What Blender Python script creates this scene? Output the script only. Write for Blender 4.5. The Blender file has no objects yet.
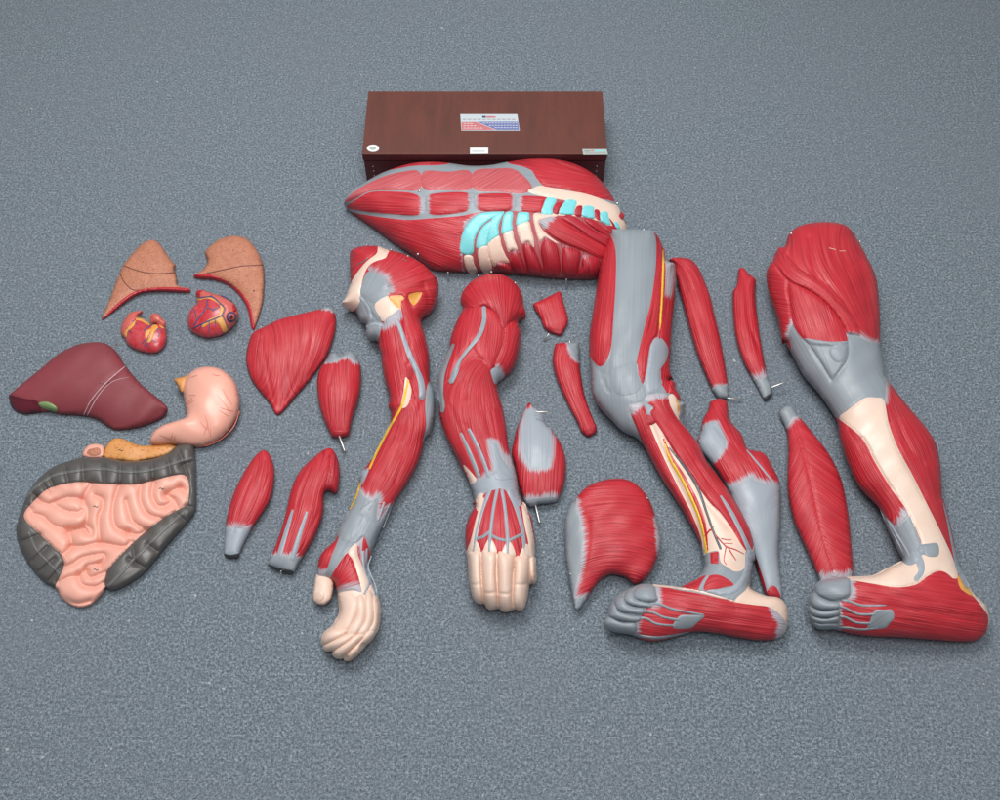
import bpy, math, random
import numpy as np
from mathutils.geometry import delaunay_2d_cdt
from mathutils import Vector

random.seed(7)
rng = np.random.default_rng(7)
SC = bpy.context.scene
COL = SC.collection

# ------------------------------------------------------------------ camera
FPX, PITCH, CAMH = 1033.0, math.radians(57.0), 1.5
CX, CY = 500.0, 400.0
FWD = np.array([0, math.cos(PITCH), -math.sin(PITCH)])
RGT = np.array([1.0, 0, 0])
UPV = np.array([0, math.sin(PITCH), math.cos(PITCH)])
CPOS = np.array([0, 0, CAMH])


def rays(p):
    p = np.asarray(p, float).reshape(-1, 2)
    return FWD + ((p[:, :1] - CX) / FPX) * RGT + ((CY - p[:, 1:]) / FPX) * UPV


def at_height(p, z):
    d = rays(p)
    t = (np.asarray(z, float) - CAMH) / d[:, 2]
    return CPOS + d * t[:, None]


def Z(x0, y0, s):
    return lambda *a: [(x0 + a[i] / s, y0 + a[i + 1] / s) for i in range(0, len(a), 2)]


P = Z(0, 0, 1)


# ------------------------------------------------------------------ 2-D curves
def smooth_closed(pts, step):
    p = np.asarray(pts, float)
    n = len(p)
    out = []
    for i in range(n):
        a, b, c, d = p[i - 1], p[i], p[(i + 1) % n], p[(i + 2) % n]
        L = np.linalg.norm(c - b)
        if L < 1e-6:
            continue
        k = max(1, int(round(L / step)))
        for j in range(k):
            t = j / k
            out.append(0.5 * (2 * b + (c - a) * t + (2 * a - 5 * b + 4 * c - d) * t * t + (3 * b - a - 3 * c + d) * t ** 3))
    return np.array(out)


def straight_closed(pts, step):
    p = np.asarray(pts, float)
    out = []
    for i in range(len(p)):
        b, c = p[i], p[(i + 1) % len(p)]
        k = max(1, int(round(np.linalg.norm(c - b) / step)))
        for j in range(k):
            out.append(b + (c - b) * j / k)
    return np.array(out)


def smooth_open(pts, step, vals=None):
    p = np.asarray(pts, float)
    if vals is not None:
        p = np.column_stack([p, np.asarray(vals, float)])
    n = len(p)
    out = []
    for i in range(n - 1):
        b, c = p[i], p[i + 1]
        a = p[i - 1] if i else 2 * b - c
        d = p[i + 2] if i + 2 < n else 2 * c - b
        k = max(1, int(round(np.linalg.norm((c - b)[:2]) / step)))
        for j in range(k):
            t = j / k
            out.append(0.5 * (2 * b + (c - a) * t + (2 * a - 5 * b + 4 * c - d) * t * t + (3 * b - a - 3 * c + d) * t ** 3))
    out.append(p[-1])
    return np.array(out)


def strip(pts, w, step=1.5):
    """outline of a ribbon of width w (number or one per point) along a polyline"""
    if np.isscalar(w):
        w = [w] * len(pts)
    q = smooth_open(pts, step, w)
    c, hw = q[:, :2], np.maximum(q[:, 2], 0.3) / 2
    t = np.gradient(c, axis=0)
    t /= np.linalg.norm(t, axis=1)[:, None] + 1e-9
    nrm = np.column_stack([-t[:, 1], t[:, 0]])
    l, r = c + nrm * hw[:, None], c - nrm * hw[:, None]
    cap1 = [c[-1] + t[-1] * hw[-1] * 0.7]
    cap0 = [c[0] - t[0] * hw[0] * 0.7]
    return np.vstack([l, cap1, r[::-1], cap0])


def inside(p, poly):
    p = np.asarray(p, float)
    res = np.zeros(len(p), bool)
    x, y = p[:, 0], p[:, 1]
    q = np.asarray(poly, float)
    for i in range(len(q)):
        (x1, y1), (x2, y2) = q[i - 1], q[i]
        if y1 == y2:
            continue
        c = ((y1 > y) != (y2 > y)) & (x < (x2 - x1) * (y - y1) / (y2 - y1) + x1)
        res ^= c
    return res


def dist_poly(p, poly, closed=True):
    p = np.asarray(p, float)
    q = np.asarray(poly, float)
    best = np.full(len(p), 1e9)
    idx = np.zeros(len(p), int)
    par = np.zeros(len(p))
    for i in range(0 if closed else 1, len(q)):
        a, b = q[i - 1], q[i]
        ab = b - a
        L2 = ab @ ab
        if L2 < 1e-12:
            continue
        t = np.clip(((p - a) @ ab) / L2, 0, 1)
        d = np.hypot(p[:, 0] - a[0] - t * ab[0], p[:, 1] - a[1] - t * ab[1])
        m = d < best
        best[m] = d[m]
        idx[m] = i
        par[m] = t[m]
    return best, idx, par


# ------------------------------------------------------------------ FEM on the flat mesh
def stiffness(v, tri):
    a, b, c = v[tri[:, 0]], v[tri[:, 1]], v[tri[:, 2]]
    area = 0.5 * np.abs((b[:, 0] - a[:, 0]) * (c[:, 1] - a[:, 1]) - (b[:, 1] - a[:, 1]) * (c[:, 0] - a[:, 0]))
    area = np.maximum(area, 1e-4)
    e = [c - b, a - c, b - a]
    I, J, W = [], [], []
    for i in range(3):
        j, k = (i + 1) % 3, (i + 2) % 3
        w = np.einsum('ij,ij->i', e[i], e[j]) / (4 * area)
        I += [tri[:, i], tri[:, j]]
        J += [tri[:, j], tri[:, i]]
        W += [w, w]
    I, J, W = np.concatenate(I), np.concatenate(J), np.concatenate(W)
    n = len(v)
    diag = -np.bincount(I, W, n)
    mass = np.bincount(tri.ravel(), np.repeat(area / 3, 3), n)
    return I, J, W, diag, mass


def solve(v, tri, fixed, val, src=None, iters=600):
    n = len(v)
    I, J, W, diag, mass = stiffness(v, tri)
    x = np.where(fixed, val, 0.0)
    free = ~fixed & (mass > 0)
    x[free] = np.mean(val[fixed]) if fixed.any() else 0
    f = mass * src if src is not None else np.zeros(n)

    def A(z):
        return diag * z + np.bincount(I, W * z[J], n)
    r = np.where(free, f - A(x), 0)
    Minv = np.where(free, 1 / np.maximum(np.abs(diag), 1e-6), 0)
    z = Minv * r
    p = z.copy()
    rz = r @ z
    r0 = max(rz, 1e-20)
    for _ in range(iters):
        Ap = np.where(free, A(p), 0)
        pa = p @ Ap
        if pa <= 0:
            break
        al = rz / pa
        x += al * p
        r -= al * Ap
        z = Minv * r
        rn = r @ z
        if rn < 1e-10 * r0:
            break
        p = z + rn / rz * p
        rz = rn
    return x


def flat_mesh(out, region_loops, ss):
    """triangulate the inside of an outline, with the region outlines kept as edges"""
    lo, hi = out.min(0), out.max(0)
    nx, ny = int((hi[0] - lo[0]) / ss) + 2, int((hi[1] - lo[1]) / (ss * 0.866)) + 2
    gx, gy = np.meshgrid(np.arange(nx), np.arange(ny))
    g = np.column_stack([(lo[0] + (gx + 0.5 * (gy % 2)) * ss).ravel(), (lo[1] + gy * ss * 0.866).ravel()])
    g += rng.uniform(-0.12, 0.12, g.shape) * ss
    g = g[inside(g, out)]
    d, _, _ = dist_poly(g, out)
    g = g[d > 0.55 * ss]
    loops = [out] + region_loops
    for r in region_loops:
        d, _, _ = dist_poly(g, r)
        g = g[d > 0.5 * ss]
    verts, edges = [], []
    for L in loops:
        o = len(verts)
        verts += [tuple(q) for q in L]
        edges += [(o + i, o + (i + 1) % len(L)) for i in range(len(L))]
    verts += [tuple(q) for q in g]
    r = delaunay_2d_cdt([Vector(q) for q in verts], edges, [], 0, 0.02)
    v = np.array([(q[0], q[1]) for q in r[0]])
    tri = np.array([f for f in r[2] if len(f) == 3])
    cen = v[tri].mean(1)
    tri = tri[inside(cen, out)]
    a, b, c = v[tri[:, 0]], v[tri[:, 1]], v[tri[:, 2]]
    cr = (b[:, 0] - a[:, 0]) * (c[:, 1] - a[:, 1]) - (b[:, 1] - a[:, 1]) * (c[:, 0] - a[:, 0])
    tri = tri[np.abs(cr) > 1e-3]
    cr = cr[np.abs(cr) > 1e-3]
    tri[cr > 0] = tri[cr > 0][:, ::-1]      # pixel y runs down: this winding faces the viewer
    used = np.unique(tri)
    m = np.full(len(v), -1)
    m[used] = np.arange(len(used))
    return v[used], m[tri]


def boundary_verts(tri, n):
    e = np.concatenate([tri[:, [0, 1]], tri[:, [1, 2]], tri[:, [2, 0]]])
    k = np.sort(e, 1)
    key = k[:, 0] * n + k[:, 1]
    u, inv, cnt = np.unique(key, return_inverse=True, return_counts=True)
    be = e[cnt[inv] == 1]
    b = np.zeros(n, bool)
    b[be.ravel()] = True
    return b, be


def fibre_field(v, tri, spec):
    """coordinate across the fibres and along them, in photo pixels"""
    used = np.unique(tri)
    n = len(v)
    fib, along = np.zeros(n), np.zeros(n)
    pu = v[used]
    if spec is None:
        c = pu.mean(0)
        w, vec = np.linalg.eigh(np.cov((pu - c).T))
        ax = vec[:, 1]
        s = (pu - c) @ ax
        spec = ('axis', [tuple(pu[np.argmin(s)]), tuple(pu[np.argmax(s)])], 4.0)
    if spec[0] == 'dir':
        a = math.radians(spec[1])
        d = np.array([math.cos(a), math.sin(a)])
        fib[used] = pu @ np.array([-d[1], d[0]])
        along[used] = pu @ d
    elif spec[0] == 'fan':
        q = pu - np.array(spec[1])
        r = np.hypot(q[:, 0], q[:, 1])
        fib[used] = np.unwrap(np.arctan2(q[:, 1], q[:, 0])) * np.median(r)
        a0 = np.arctan2(*(pu.mean(0) - np.array(spec[1]))[::-1])
        ang = (np.arctan2(q[:, 1], q[:, 0]) - a0 + math.pi) % (2 * math.pi) - math.pi
        fib[used] = ang * np.median(r)
        along[used] = r
    elif spec[0] == 'ring':
        q = pu - np.array(spec[1])
        r = np.hypot(q[:, 0], q[:, 1])
        fib[used] = r
        along[used] = np.arctan2(q[:, 1], q[:, 0]) * np.median(r)
    elif spec[0] == 'feather':       # a central line with fibres slanting away from it
        ax = smooth_open(spec[1], 3)
        d, i, t = dist_poly(pu, ax, False)
        seg = np.linalg.norm(np.diff(ax, axis=0), axis=1)
        cum = np.concatenate([[0], np.cumsum(seg)])
        s = cum[i - 1] + t * seg[i - 1]
        fib[used] = (s - d * spec[2]) / math.hypot(1, spec[2])
        along[used] = d
    else:
        _, axis, endr = spec
        ax = smooth_open(axis, 3)
        b, _ = boundary_verts(tri, n)
        bi = np.where(b)[0]
        q = v[bi]
        d, i, t = dist_poly(q, ax, False)
        a0, a1 = ax[i - 1], ax[i]
        cr = (a1[:, 0] - a0[:, 0]) * (q[:, 1] - a0[:, 1]) - (a1[:, 1] - a0[:, 1]) * (q[:, 0] - a0[:, 0])
        e = np.minimum(np.hypot(*(q - ax[0]).T), np.hypot(*(q - ax[-1]).T))
        fx = np.zeros(n, bool)
        val = np.zeros(n)
        keep = bi[e > endr]
        fx[keep] = True
        val[keep] = (cr[e > endr] > 0).astype(float)
        h = solve(v, tri, fx, val)
        a, bb, c = v[tri[:, 0]], v[tri[:, 1]], v[tri[:, 2]]
        area = 0.5 * np.abs((bb[:, 0] - a[:, 0]) * (c[:, 1] - a[:, 1]) - (bb[:, 1] - a[:, 1]) * (c[:, 0] - a[:, 0])).sum()
        L = np.linalg.norm(np.diff(ax, axis=0), axis=1).sum()
        fib[used] = h[used] * 1.25 * area / max(L, 1)
        d, i, t = dist_poly(pu, ax, False)
        seg = np.linalg.norm(np.diff(ax, axis=0), axis=1)
        cum = np.concatenate([[0], np.cumsum(seg)])
        along[used] = cum[i - 1] + t * seg[i - 1]
    return fib, along


def tendon_field(v, tens):
    ten = np.full(len(v), -2.0)
    for poly, feather in tens:
        d, _, _ = dist_poly(v, poly)
        ins = inside(v, poly)
        ten = np.maximum(ten, np.where(ins, 1.0 + np.minimum(d / feather, 1), 1.0 - d / feather))
    return np.maximum(ten, -2)


# ------------------------------------------------------------------ objects
def link_mesh(name, verts, faces, mat, parent, attrs=None, normals=None, loc=None, smooth=True):
    me = bpy.data.meshes.new(name)
    off = np.array(parent.matrix_world.translation) if False else (np.array(parent['_loc']) if parent is not None and '_loc' in parent else np.zeros(3))
    me.from_pydata([tuple(q) for q in (np.asarray(verts) - off)], [], [tuple(int(i) for i in f) for f in faces])
    if smooth:
        me.polygons.foreach_set('use_smooth', [True] * len(me.polygons))
    for k, a in (attrs or {}).items():
        at = me.attributes.new(k, 'FLOAT', 'POINT')
        at.data.foreach_set('value', np.asarray(a, np.float32))
    me.update()
    if normals is not None:
        me.normals_split_custom_set_from_vertices([tuple(q) for q in normals])
    me.materials.append(mat)
    o = bpy.data.objects.new(name, me)
    COL.objects.link(o)
    if parent is not None:
        root = parent
        o.parent = parent
        if parent.type == 'MESH':
            o['_loc'] = parent['_loc']
        else:
            o['_loc'] = parent['_loc']
    return o


def thing(name, label, cat, outline, group=None, z=0.0):
    o = bpy.data.objects.new(name, None)
    o.empty_display_size = 0.03
    c = np.asarray(outline, float)
    c = (c.min(0) + c.max(0)) / 2
    g = at_height([c], z)[0]
    o.location = g
    o['_loc'] = [float(q) for q in g]
    o['label'] = label
    o['category'] = cat
    if group:
        o['group'] = group
    COL.objects.link(o)
    return o


def vnormals(v, f):
    n = np.zeros_like(v)
    fn = np.cross(v[f[:, 1]] - v[f[:, 0]], v[f[:, 2]] - v[f[:, 0]])
    for i in range(3):
        np.add.at(n, f[:, i], fn)
    return n / (np.linalg.norm(n, axis=1)[:, None] + 1e-15)


class Body:
    pass


def R(name, mat, poly, bulge=0.0, fib=None, tens=(), straight=False, parent=None, label=None):
    return dict(name=name, mat=mat, poly=poly, bulge=bulge, fib=fib, tens=list(tens), straight=straight, parent=parent, label=label)


def blob(root, outline, base, regions=(), lift=0.9, cap=None, down=0.8, tilt=None, z0=0.0, ss=2.2, grooves=(),
         lump=0.6, straight=False, thick=None, pw=1.0):
    """a solid body: the outline filled, raised towards the viewer and lowered to the floor"""
    out = straight_closed(outline, ss) if straight else smooth_closed(outline, ss)
    regs = [base] + list(regions)
    loops = []
    for r in regions:
        loops.append(straight_closed(r['poly'], ss) if r['straight'] else smooth_closed(r['poly'], ss))
    cl = []
    for L in loops:                       # keep the constraint points within reach of the outline
        m = inside(L, out)
        d, _, _ = dist_poly(L, out)
        q = L.copy()
        q[(~m) & (d > 6)] = q[(~m) & (d > 6)]
        cl.append(q)
    v, tri = flat_mesh(out, cl, ss)
    n = len(v)
    cen = v[tri].mean(1)
    lab = np.zeros(len(tri), int)
    for k, L in enumerate(loops):
        lab[inside(cen, L)] = k + 1
    bnd, be = boundary_verts(tri, n)
    u = solve(v, tri, bnd, np.zeros(n), np.ones(n))
    Lp = lift * np.sqrt(2 * np.maximum(u, 0))
    if cap:
        Lp = cap * np.tanh(Lp / cap) ** pw
    t0 = CAMH / -rays(v)[:, 2]
    sc = FPX / t0
    # local thickness
    ii = np.where(~bnd)[0]
    if len(ii) > 700:
        ii = rng.choice(ii, 700, False)
    D = np.hypot(v[ii][:, None, 0] - v[ii][None, :, 0], v[ii][:, None, 1] - v[ii][None, :, 1])
    rad = thick or max(6.0, 1.1 * Lp.max() / max(lift, 0.2))
    loc = np.where(D < rad, Lp[ii][None, :], 0).max(1)
    B = np.zeros(n)
    for s in range(0, n, 3000):
        D = np.hypot(v[s:s + 3000, None, 0] - v[ii][None, :, 0], v[s:s + 3000, None, 1] - v[ii][None, :, 1])
        w = np.exp(-(D / (0.7 * rad)) ** 2) + 1e-12
        B[s:s + 3000] = (w * loc[None, :]).sum(1) / w.sum(1)
    B /= sc
    d = rays(v)
    dn = d / np.linalg.norm(d, axis=1)[:, None]
    sphi = -dn[:, 2]
    cphi = np.sqrt(1 - sphi ** 2)
    if tilt is None:
        tilt = down
    zc = down * B * sphi + z0 + 0.001
    nrm = np.zeros((n, 2))
    for a, b in be:
        e = v[b] - v[a]
        nn = np.array([e[1], -e[0]])
        nrm[a] += nn
        nrm[b] += nn
    nrm /= np.linalg.norm(nrm, axis=1)[:, None] + 1e-9
    # orient outwards
    test = v + nrm * 0.4
    bi = np.where(bnd)[0]
    wrong = inside(test[bi], out)
    nrm[bi[wrong]] *= -1
    zr = np.maximum(zc + tilt * B * cphi * (-nrm[:, 1]), 0.002 + z0)
    zrim = solve(v, tri, bnd, zr)
    # relief
    relief = np.zeros(n)
    for k, r in enumerate(regs):
        if not r['bulge']:
            continue
        st = tri[lab == k]
        if len(st) < 4:
            continue
        b2, _ = boundary_verts(st, n)
        notin = np.ones(n, bool)
        notin[np.unique(st)] = False
        uu = solve(v, st, b2 | notin, np.zeros(n), np.ones(n))
        h = np.sqrt(2 * np.maximum(uu, 0))
        hm = abs(r['bulge'])
        relief += math.copysign(1, r['bulge']) * hm * np.tanh(h / (2.2 * hm))
    for g in grooves:
        pl, dep, wid = g[:3]
        dd, _, _ = dist_poly(v, smooth_open(pl, ss), False)
        relief -= dep * (np.exp(-dd / wid) if len(g) > 3 else np.exp(-(dd / wid) ** 2))
    if lump:
        ph = rng.uniform(0, 6.28, (6, 2))
        fr = rng.uniform(0.05, 0.22, (6, 2)) * rng.choice([-1, 1], (6, 2))
        for i in range(6):
            relief += lump / 6 * np.sin(v[:, 0] * fr[i, 0] + v[:, 1] * fr[i, 1] + ph[i, 0]) * 1.4
    db, _, _ = dist_poly(v, out)
    relief *= np.clip(db / 5.0, 0, 1)
    Lt = np.maximum(Lp + relief, 0.0)
    Lt[bnd] = 0
    P0 = CPOS + d * ((zrim - CAMH) / d[:, 2])[:, None]
    top = P0 - dn * (Lt / sc)[:, None]
    # underside: away from the viewer, resting on the floor
    dw = (Lp / sc) * max(down, 0.15)
    maxw = (zrim - (0.0012 + z0)) / sphi
    bot = P0 + dn * np.minimum(dw, np.maximum(maxw, 0))[:, None]
    ob = np.full(n, -1)
    fi = np.where(~bnd)[0]
    ob[fi] = n + np.arange(len(fi))
    ob[bnd] = np.where(bnd)[0]
    V = np.vstack([top, bot[fi]])
    Fb = ob[tri][:, ::-1]
    F = np.vstack([tri, Fb])
    N = vnormals(V, F)
    labs = np.concatenate([lab, np.zeros(len(tri), int) if (lab == 0).any() else lab])
    parts = {}
    for k, r in enumerate(regs):
        sel = F[labs == k]
        if len(sel) < 1:
            continue
        tk = tri[lab == k]
        fib, al = (np.zeros(n), np.zeros(n))
        if len(tk) > 3:
            fib, al = fibre_field(v, tk, r['fib'])
        ten = tendon_field(v, r['tens'])
        sd = rng.uniform(0, 900)
        used = np.unique(sel)
        m = np.full(len(V), -1)
        m[used] = np.arange(len(used))
        back = np.where(used < n, used, 0)
        back[used >= n] = fi[used[used >= n] - n]
        par = root
        if r['parent'] and r['parent'] in parts:
            par = parts[r['parent']]
        o = link_mesh(r['name'], V[used], m[sel], r['mat'], par,
                      dict(fib=fib[back] + sd, along=al[back], ten=ten[back]), N[used])
        if r['label']:
            o['label'] = r['label']
        parts.setdefault(r['name'], o)
    B_ = Body()
    B_.v, B_.t, B_.root, B_.parts = v, (top - CPOS) @ FWD, root, parts
    B_.n, B_.out, B_.tri = n, out, tri
    return B_


def body_depth(b, p):
    """viewer distance of a body's surface at photo points"""
    p = np.asarray(p, float).reshape(-1, 2)
    res = np.zeros(len(p))
    tv = b.v[b.tri]
    cen = tv.mean(1)
    for s in range(0, len(p), 300):
        q = p[s:s + 300]
        D = (q[:, None, 0] - b.v[None, :, 0]) ** 2 + (q[:, None, 1] - b.v[None, :, 1]) ** 2
        k = np.argpartition(D, 5, 1)[:, :5]
        w = 1 / (np.take_along_axis(D, k, 1) + 0.15)
        r = (w * b.t[k]).sum(1) / w.sum(1)
        D = (q[:, None, 0] - cen[None, :, 0]) ** 2 + (q[:, None, 1] - cen[None, :, 1]) ** 2
        m = min(14, len(cen) - 1)
        k = np.argpartition(D, m, 1)[:, :m]
        A, B, C = tv[k, 0], tv[k, 1], tv[k, 2]
        Q = q[:, None, :]
        den = (B[..., 1] - C[..., 1]) * (A[..., 0] - C[..., 0]) + (C[..., 0] - B[..., 0]) * (A[..., 1] - C[..., 1])
        den = np.where(np.abs(den) < 1e-9, 1e-9, den)
        l1 = ((B[..., 1] - C[..., 1]) * (Q[..., 0] - C[..., 0]) + (C[..., 0] - B[..., 0]) * (Q[..., 1] - C[..., 1])) / den
        l2 = ((C[..., 1] - A[..., 1]) * (Q[..., 0] - C[..., 0]) + (A[..., 0] - C[..., 0]) * (Q[..., 1] - C[..., 1])) / den
        l3 = 1 - l1 - l2
        mn = np.minimum(np.minimum(l1, l2), l3)
        j = mn.argmax(1)
        ar = np.arange(len(q))
        ok = mn[ar, j] > -1e-3
        T = b.t[b.tri[k[ar, j]]]
        val = l1[ar, j] * T[:, 0] + l2[ar, j] * T[:, 1] + l3[ar, j] * T[:, 2]
        res[s:s + 300] = np.where(ok, val, r)
    return res


def over(b, name, mat, outline, h, ss=1.4, fib=None, tens=(), parent=None, straight=False, raw=False, flat=False, sink=1.5,
         label=None, relax=0, grooves=(), bias=0.3):
    """a raised piece lying on a body; h is its height in photo pixels"""
    outline = np.asarray(outline, float)
    out = outline if raw else (straight_closed(outline, ss) if straight else smooth_closed(outline, ss))
    v, tri = flat_mesh(out, [], ss)
    n = len(v)
    bnd, be = boundary_verts(tri, n)
    u = np.sqrt(2 * np.maximum(solve(v, tri, bnd, np.zeros(n), np.ones(n)), 0))
    u = u / max(u.max(), 1e-6)
    if flat:
        u = np.tanh(3.0 * u) / math.tanh(3.0)
    t = body_depth(b, v)
    if relax:                             # let a thick piece keep a fair shape over the dips below it
        tb = solve(v, tri, bnd, t)
        t = t * (1 - relax) + np.minimum(t, tb) * relax
    px = t / FPX
    d = rays(v)
    rel = h * u
    for pl, dep, wid in grooves:
        dd, _, _ = dist_poly(v, smooth_open(pl, ss), False)
        rel -= dep * np.exp(-(dd / wid) ** 2)
    rel = np.where(bnd, 0.0, np.maximum(rel, 0)) + bias
    top = CPOS + d * (t - rel * px)[:, None]
    bot = CPOS + d * (t + sink * px)[:, None]
    V = np.vstack([top, bot])
    F = [tri, tri[:, ::-1] + n]
    sides = []
    for a, c in be:
        sides += [(c, a, a + n), (c, a + n, c + n)]
    F = np.vstack(F + [np.array(sides)])
    N = vnormals(V, np.vstack([tri, tri[:, ::-1] + n]))
    fb, al = fibre_field(v, tri, fib)
    ten = tendon_field(v, tens)
    sd = rng.uniform(0, 900)
    par = parent if parent is not None else b.root
    o = link_mesh(name, V, F, mat, par, dict(fib=np.tile(fb, 2) + sd, along=np.tile(al, 2), ten=np.tile(ten, 2)), N)
    if label:
        o['label'] = label
    o2 = Body()
    o2.v, o2.t, o2.root, o2.obj, o2.tri = v, t - rel * px, b.root, o, tri
    return o2


def line(b, name, mat, pts, w, h=None, **k):
    wm = w if np.isscalar(w) else max(w)
    return over(b, name, mat, strip(pts, w, max(0.8, min(2.0, wm * 0.6))), h if h is not None else wm * 0.35, ss=max(0.7, wm / 3.2), raw=True, **k)


def rod(root, name, mat, a, b, r, seg=10):
    """a round metal pin between two points in space, with chamfered ends"""
    a, b = Vector(a), Vector(b)
    ax = (b - a).normalized()
    s = ax.orthogonal().normalized()
    t = ax.cross(s)
    L = (b - a).length
    prof = [(0, 0.0), (0, r * 0.75), (r * 0.4, r), (L - r * 0.4, r), (L, r * 0.75), (L, 0.0)]
    V, F = [], []
    for (x, q) in prof:
        for i in range(seg):
            an = 2 * math.pi * i / seg
            V.append(a + ax * x + (s * math.cos(an) + t * math.sin(an)) * max(q, 1e-5))
    for k in range(len(prof) - 1):
        for i in range(seg):
            j = (i + 1) % seg
            F.append((k * seg + i, k * seg + j, (k + 1) * seg + j, (k + 1) * seg + i))
    return link_mesh(name, np.array([tuple(q) for q in V]), F, mat, root)


def pin(root, p0, z0, p1, z1, r=0.0016, name='metal_pin'):
    a = at_height([p0], z0)[0]
    c = at_height([p1], z1)[0]
    return rod(root, name, M['metal'], a, c, r)


def stud(b, p, r=1.6, name='metal_stud', mat=None):
    """small domed metal stud set in the surface"""
    t = body_depth(b, [p])[0]
    c = CPOS + rays([p])[0] * t
    r = r * t / FPX
    V, F = [], []
    nu, nv = 12, 7
    for i in range(nv):
        th = math.pi * i / (nv - 1)
        for j in range(nu):
            ph = 2 * math.pi * j / nu
            rr = max(math.sin(th), 0.01) * r
            V.append((c[0] + rr * math.cos(ph), c[1] + rr * math.sin(ph), c[2] + r * 0.8 * math.cos(th)))
    for i in range(nv - 1):
        for j in range(nu):
            k = (j + 1) % nu
            F.append((i * nu + j, (i + 1) * nu + j, (i + 1) * nu + k, i * nu + k))
    return link_mesh(name, np.array(V), F, mat or M['metal'], b.root)


# ------------------------------------------------------------------ materials
M = {}


def new_mat(name):
    m = bpy.data.materials.new(name)
    m.use_nodes = True
    nt = m.node_tree
    return m, nt, nt.nodes['Principled BSDF']


def nd(nt, typ, **k):
    n = nt.nodes.new(typ)
    for a, v in k.items():
        if a.startswith('i_'):
            n.inputs[a[2:].replace('_', ' ')].default_value = v
        else:
            setattr(n, a, v)
    return n


def math_(nt, op, a, b=None, clamp=False):
    n = nt.nodes.new('ShaderNodeMath')
    n.operation = op
    n.use_clamp = clamp
    for i, q in enumerate((a, b)):
        if q is None:
            continue
        if isinstance(q, (int, float)):
            n.inputs[i].default_value = q
        else:
            nt.links.new(q, n.inputs[i])
    return n.outputs[0]


def mapr(nt, x, a, b, c=0.0, d=1.0):
    n = nt.nodes.new('ShaderNodeMapRange')
    nt.links.new(x, n.inputs[0])
    for i, q in enumerate((a, b, c, d)):
        n.inputs[i + 1].default_value = q
    return n.outputs[0]


def mixc(nt, f, a, b, mode='MIX'):
    n = nt.nodes.new('ShaderNodeMix')
    n.data_type = 'RGBA'
    n.blend_type = mode
    for i, q in ((0, f), (6, a), (7, b)):
        if isinstance(q, (int, float)):
            n.inputs[i].default_value = q
        elif isinstance(q, tuple):
            n.inputs[i].default_value = (*q, 1)
        else:
            nt.links.new(q, n.inputs[i])
    return n.outputs[2]


def noise(nt, vec, scale, detail=2.0, rough=0.5, dim='3D'):
    n = nt.nodes.new('ShaderNodeTexNoise')
    n.noise_dimensions = dim
    n.inputs['Scale'].default_value = scale
    n.inputs['Detail'].default_value = detail
    n.inputs['Roughness'].default_value = rough
    if vec is not None:
        nt.links.new(vec, n.inputs['Vector'])
    return n.outputs[0]


def fibre_nodes(nt, freq, stretch):
    fa = nd(nt, 'ShaderNodeAttribute', attribute_name='fib')
    al = nd(nt, 'ShaderNodeAttribute', attribute_name='along')
    c = nt.nodes.new('ShaderNodeCombineXYZ')
    nt.links.new(math_(nt, 'MULTIPLY', fa.outputs['Fac'], freq), c.inputs[0])
    nt.links.new(math_(nt, 'MULTIPLY', al.outputs['Fac'], freq * stretch), c.inputs[1])
    return c.outputs[0]


def fibre_mat(key, base, light, dark, tendon, rough=0.44, freq=0.85, bump=0.75, stretch=0.022, contrast=1.0, coat=0.04):
    m, nt, b = new_mat(key)
    geo = nd(nt, 'ShaderNodeTexCoord')
    vec = fibre_nodes(nt, freq, stretch)
    vec2 = fibre_nodes(nt, freq * 0.30, stretch * 1.2)
    vec3 = fibre_nodes(nt, 1.15, 0.02)
    n1 = noise(nt, vec, 1.0, 1.5)
    n2 = noise(nt, vec2, 1.0, 1.0)
    n3 = noise(nt, vec3, 1.0, 1.0)
    patch = noise(nt, geo.outputs['Object'], 28.0, 3.0, 0.6)
    col = mixc(nt, mapr(nt, n1, 0.55, 0.72, 0, 0.42 * contrast), base, light)
    col = mixc(nt, mapr(nt, n1, 0.47, 0.27, 0, 0.85 * contrast), col, dark)
    col = mixc(nt, mapr(nt, n2, 0.58, 0.75, 0, 0.2 * contrast), col, light)
    col = mixc(nt, mapr(nt, patch, 0.35, 0.75, 0, 0.4), col, tuple(0.6 * a + 0.4 * c for a, c in zip(base, dark)))
    ta = nd(nt, 'ShaderNodeAttribute', attribute_name='ten')
    nst = math_(nt, 'ADD', math_(nt, 'MULTIPLY', mapr(nt, n3, 0.28, 0.72), 0.75), math_(nt, 'MULTIPLY', mapr(nt, n2, 0.3, 0.7), 0.25))
    mk = mapr(nt, math_(nt, 'SUBTRACT', ta.outputs['Fac'], math_(nt, 'ADD', math_(nt, 'MULTIPLY', nst, 0.85), 0.05)), -0.10, 0.30)
    col = mixc(nt, mk, col, tendon)
    nt.links.new(col, b.inputs['Base Color'])
    nt.links.new(mapr(nt, patch, 0.3, 0.7, rough - 0.05, rough + 0.12), b.inputs['Roughness'])
    b.inputs['Coat Weight'].default_value = coat
    b.inputs['Coat Roughness'].default_value = 0.22
    h = math_(nt, 'ADD', math_(nt, 'MULTIPLY', n1, 0.65), math_(nt, 'MULTIPLY', n2, 0.6))
    bp = nd(nt, 'ShaderNodeBump', i_Strength=bump, i_Distance=0.0035)
    nt.links.new(h, bp.inputs['Height'])
    nt.links.new(bp.outputs[0], b.inputs['Normal'])
    M[key] = m
    return m


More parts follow.
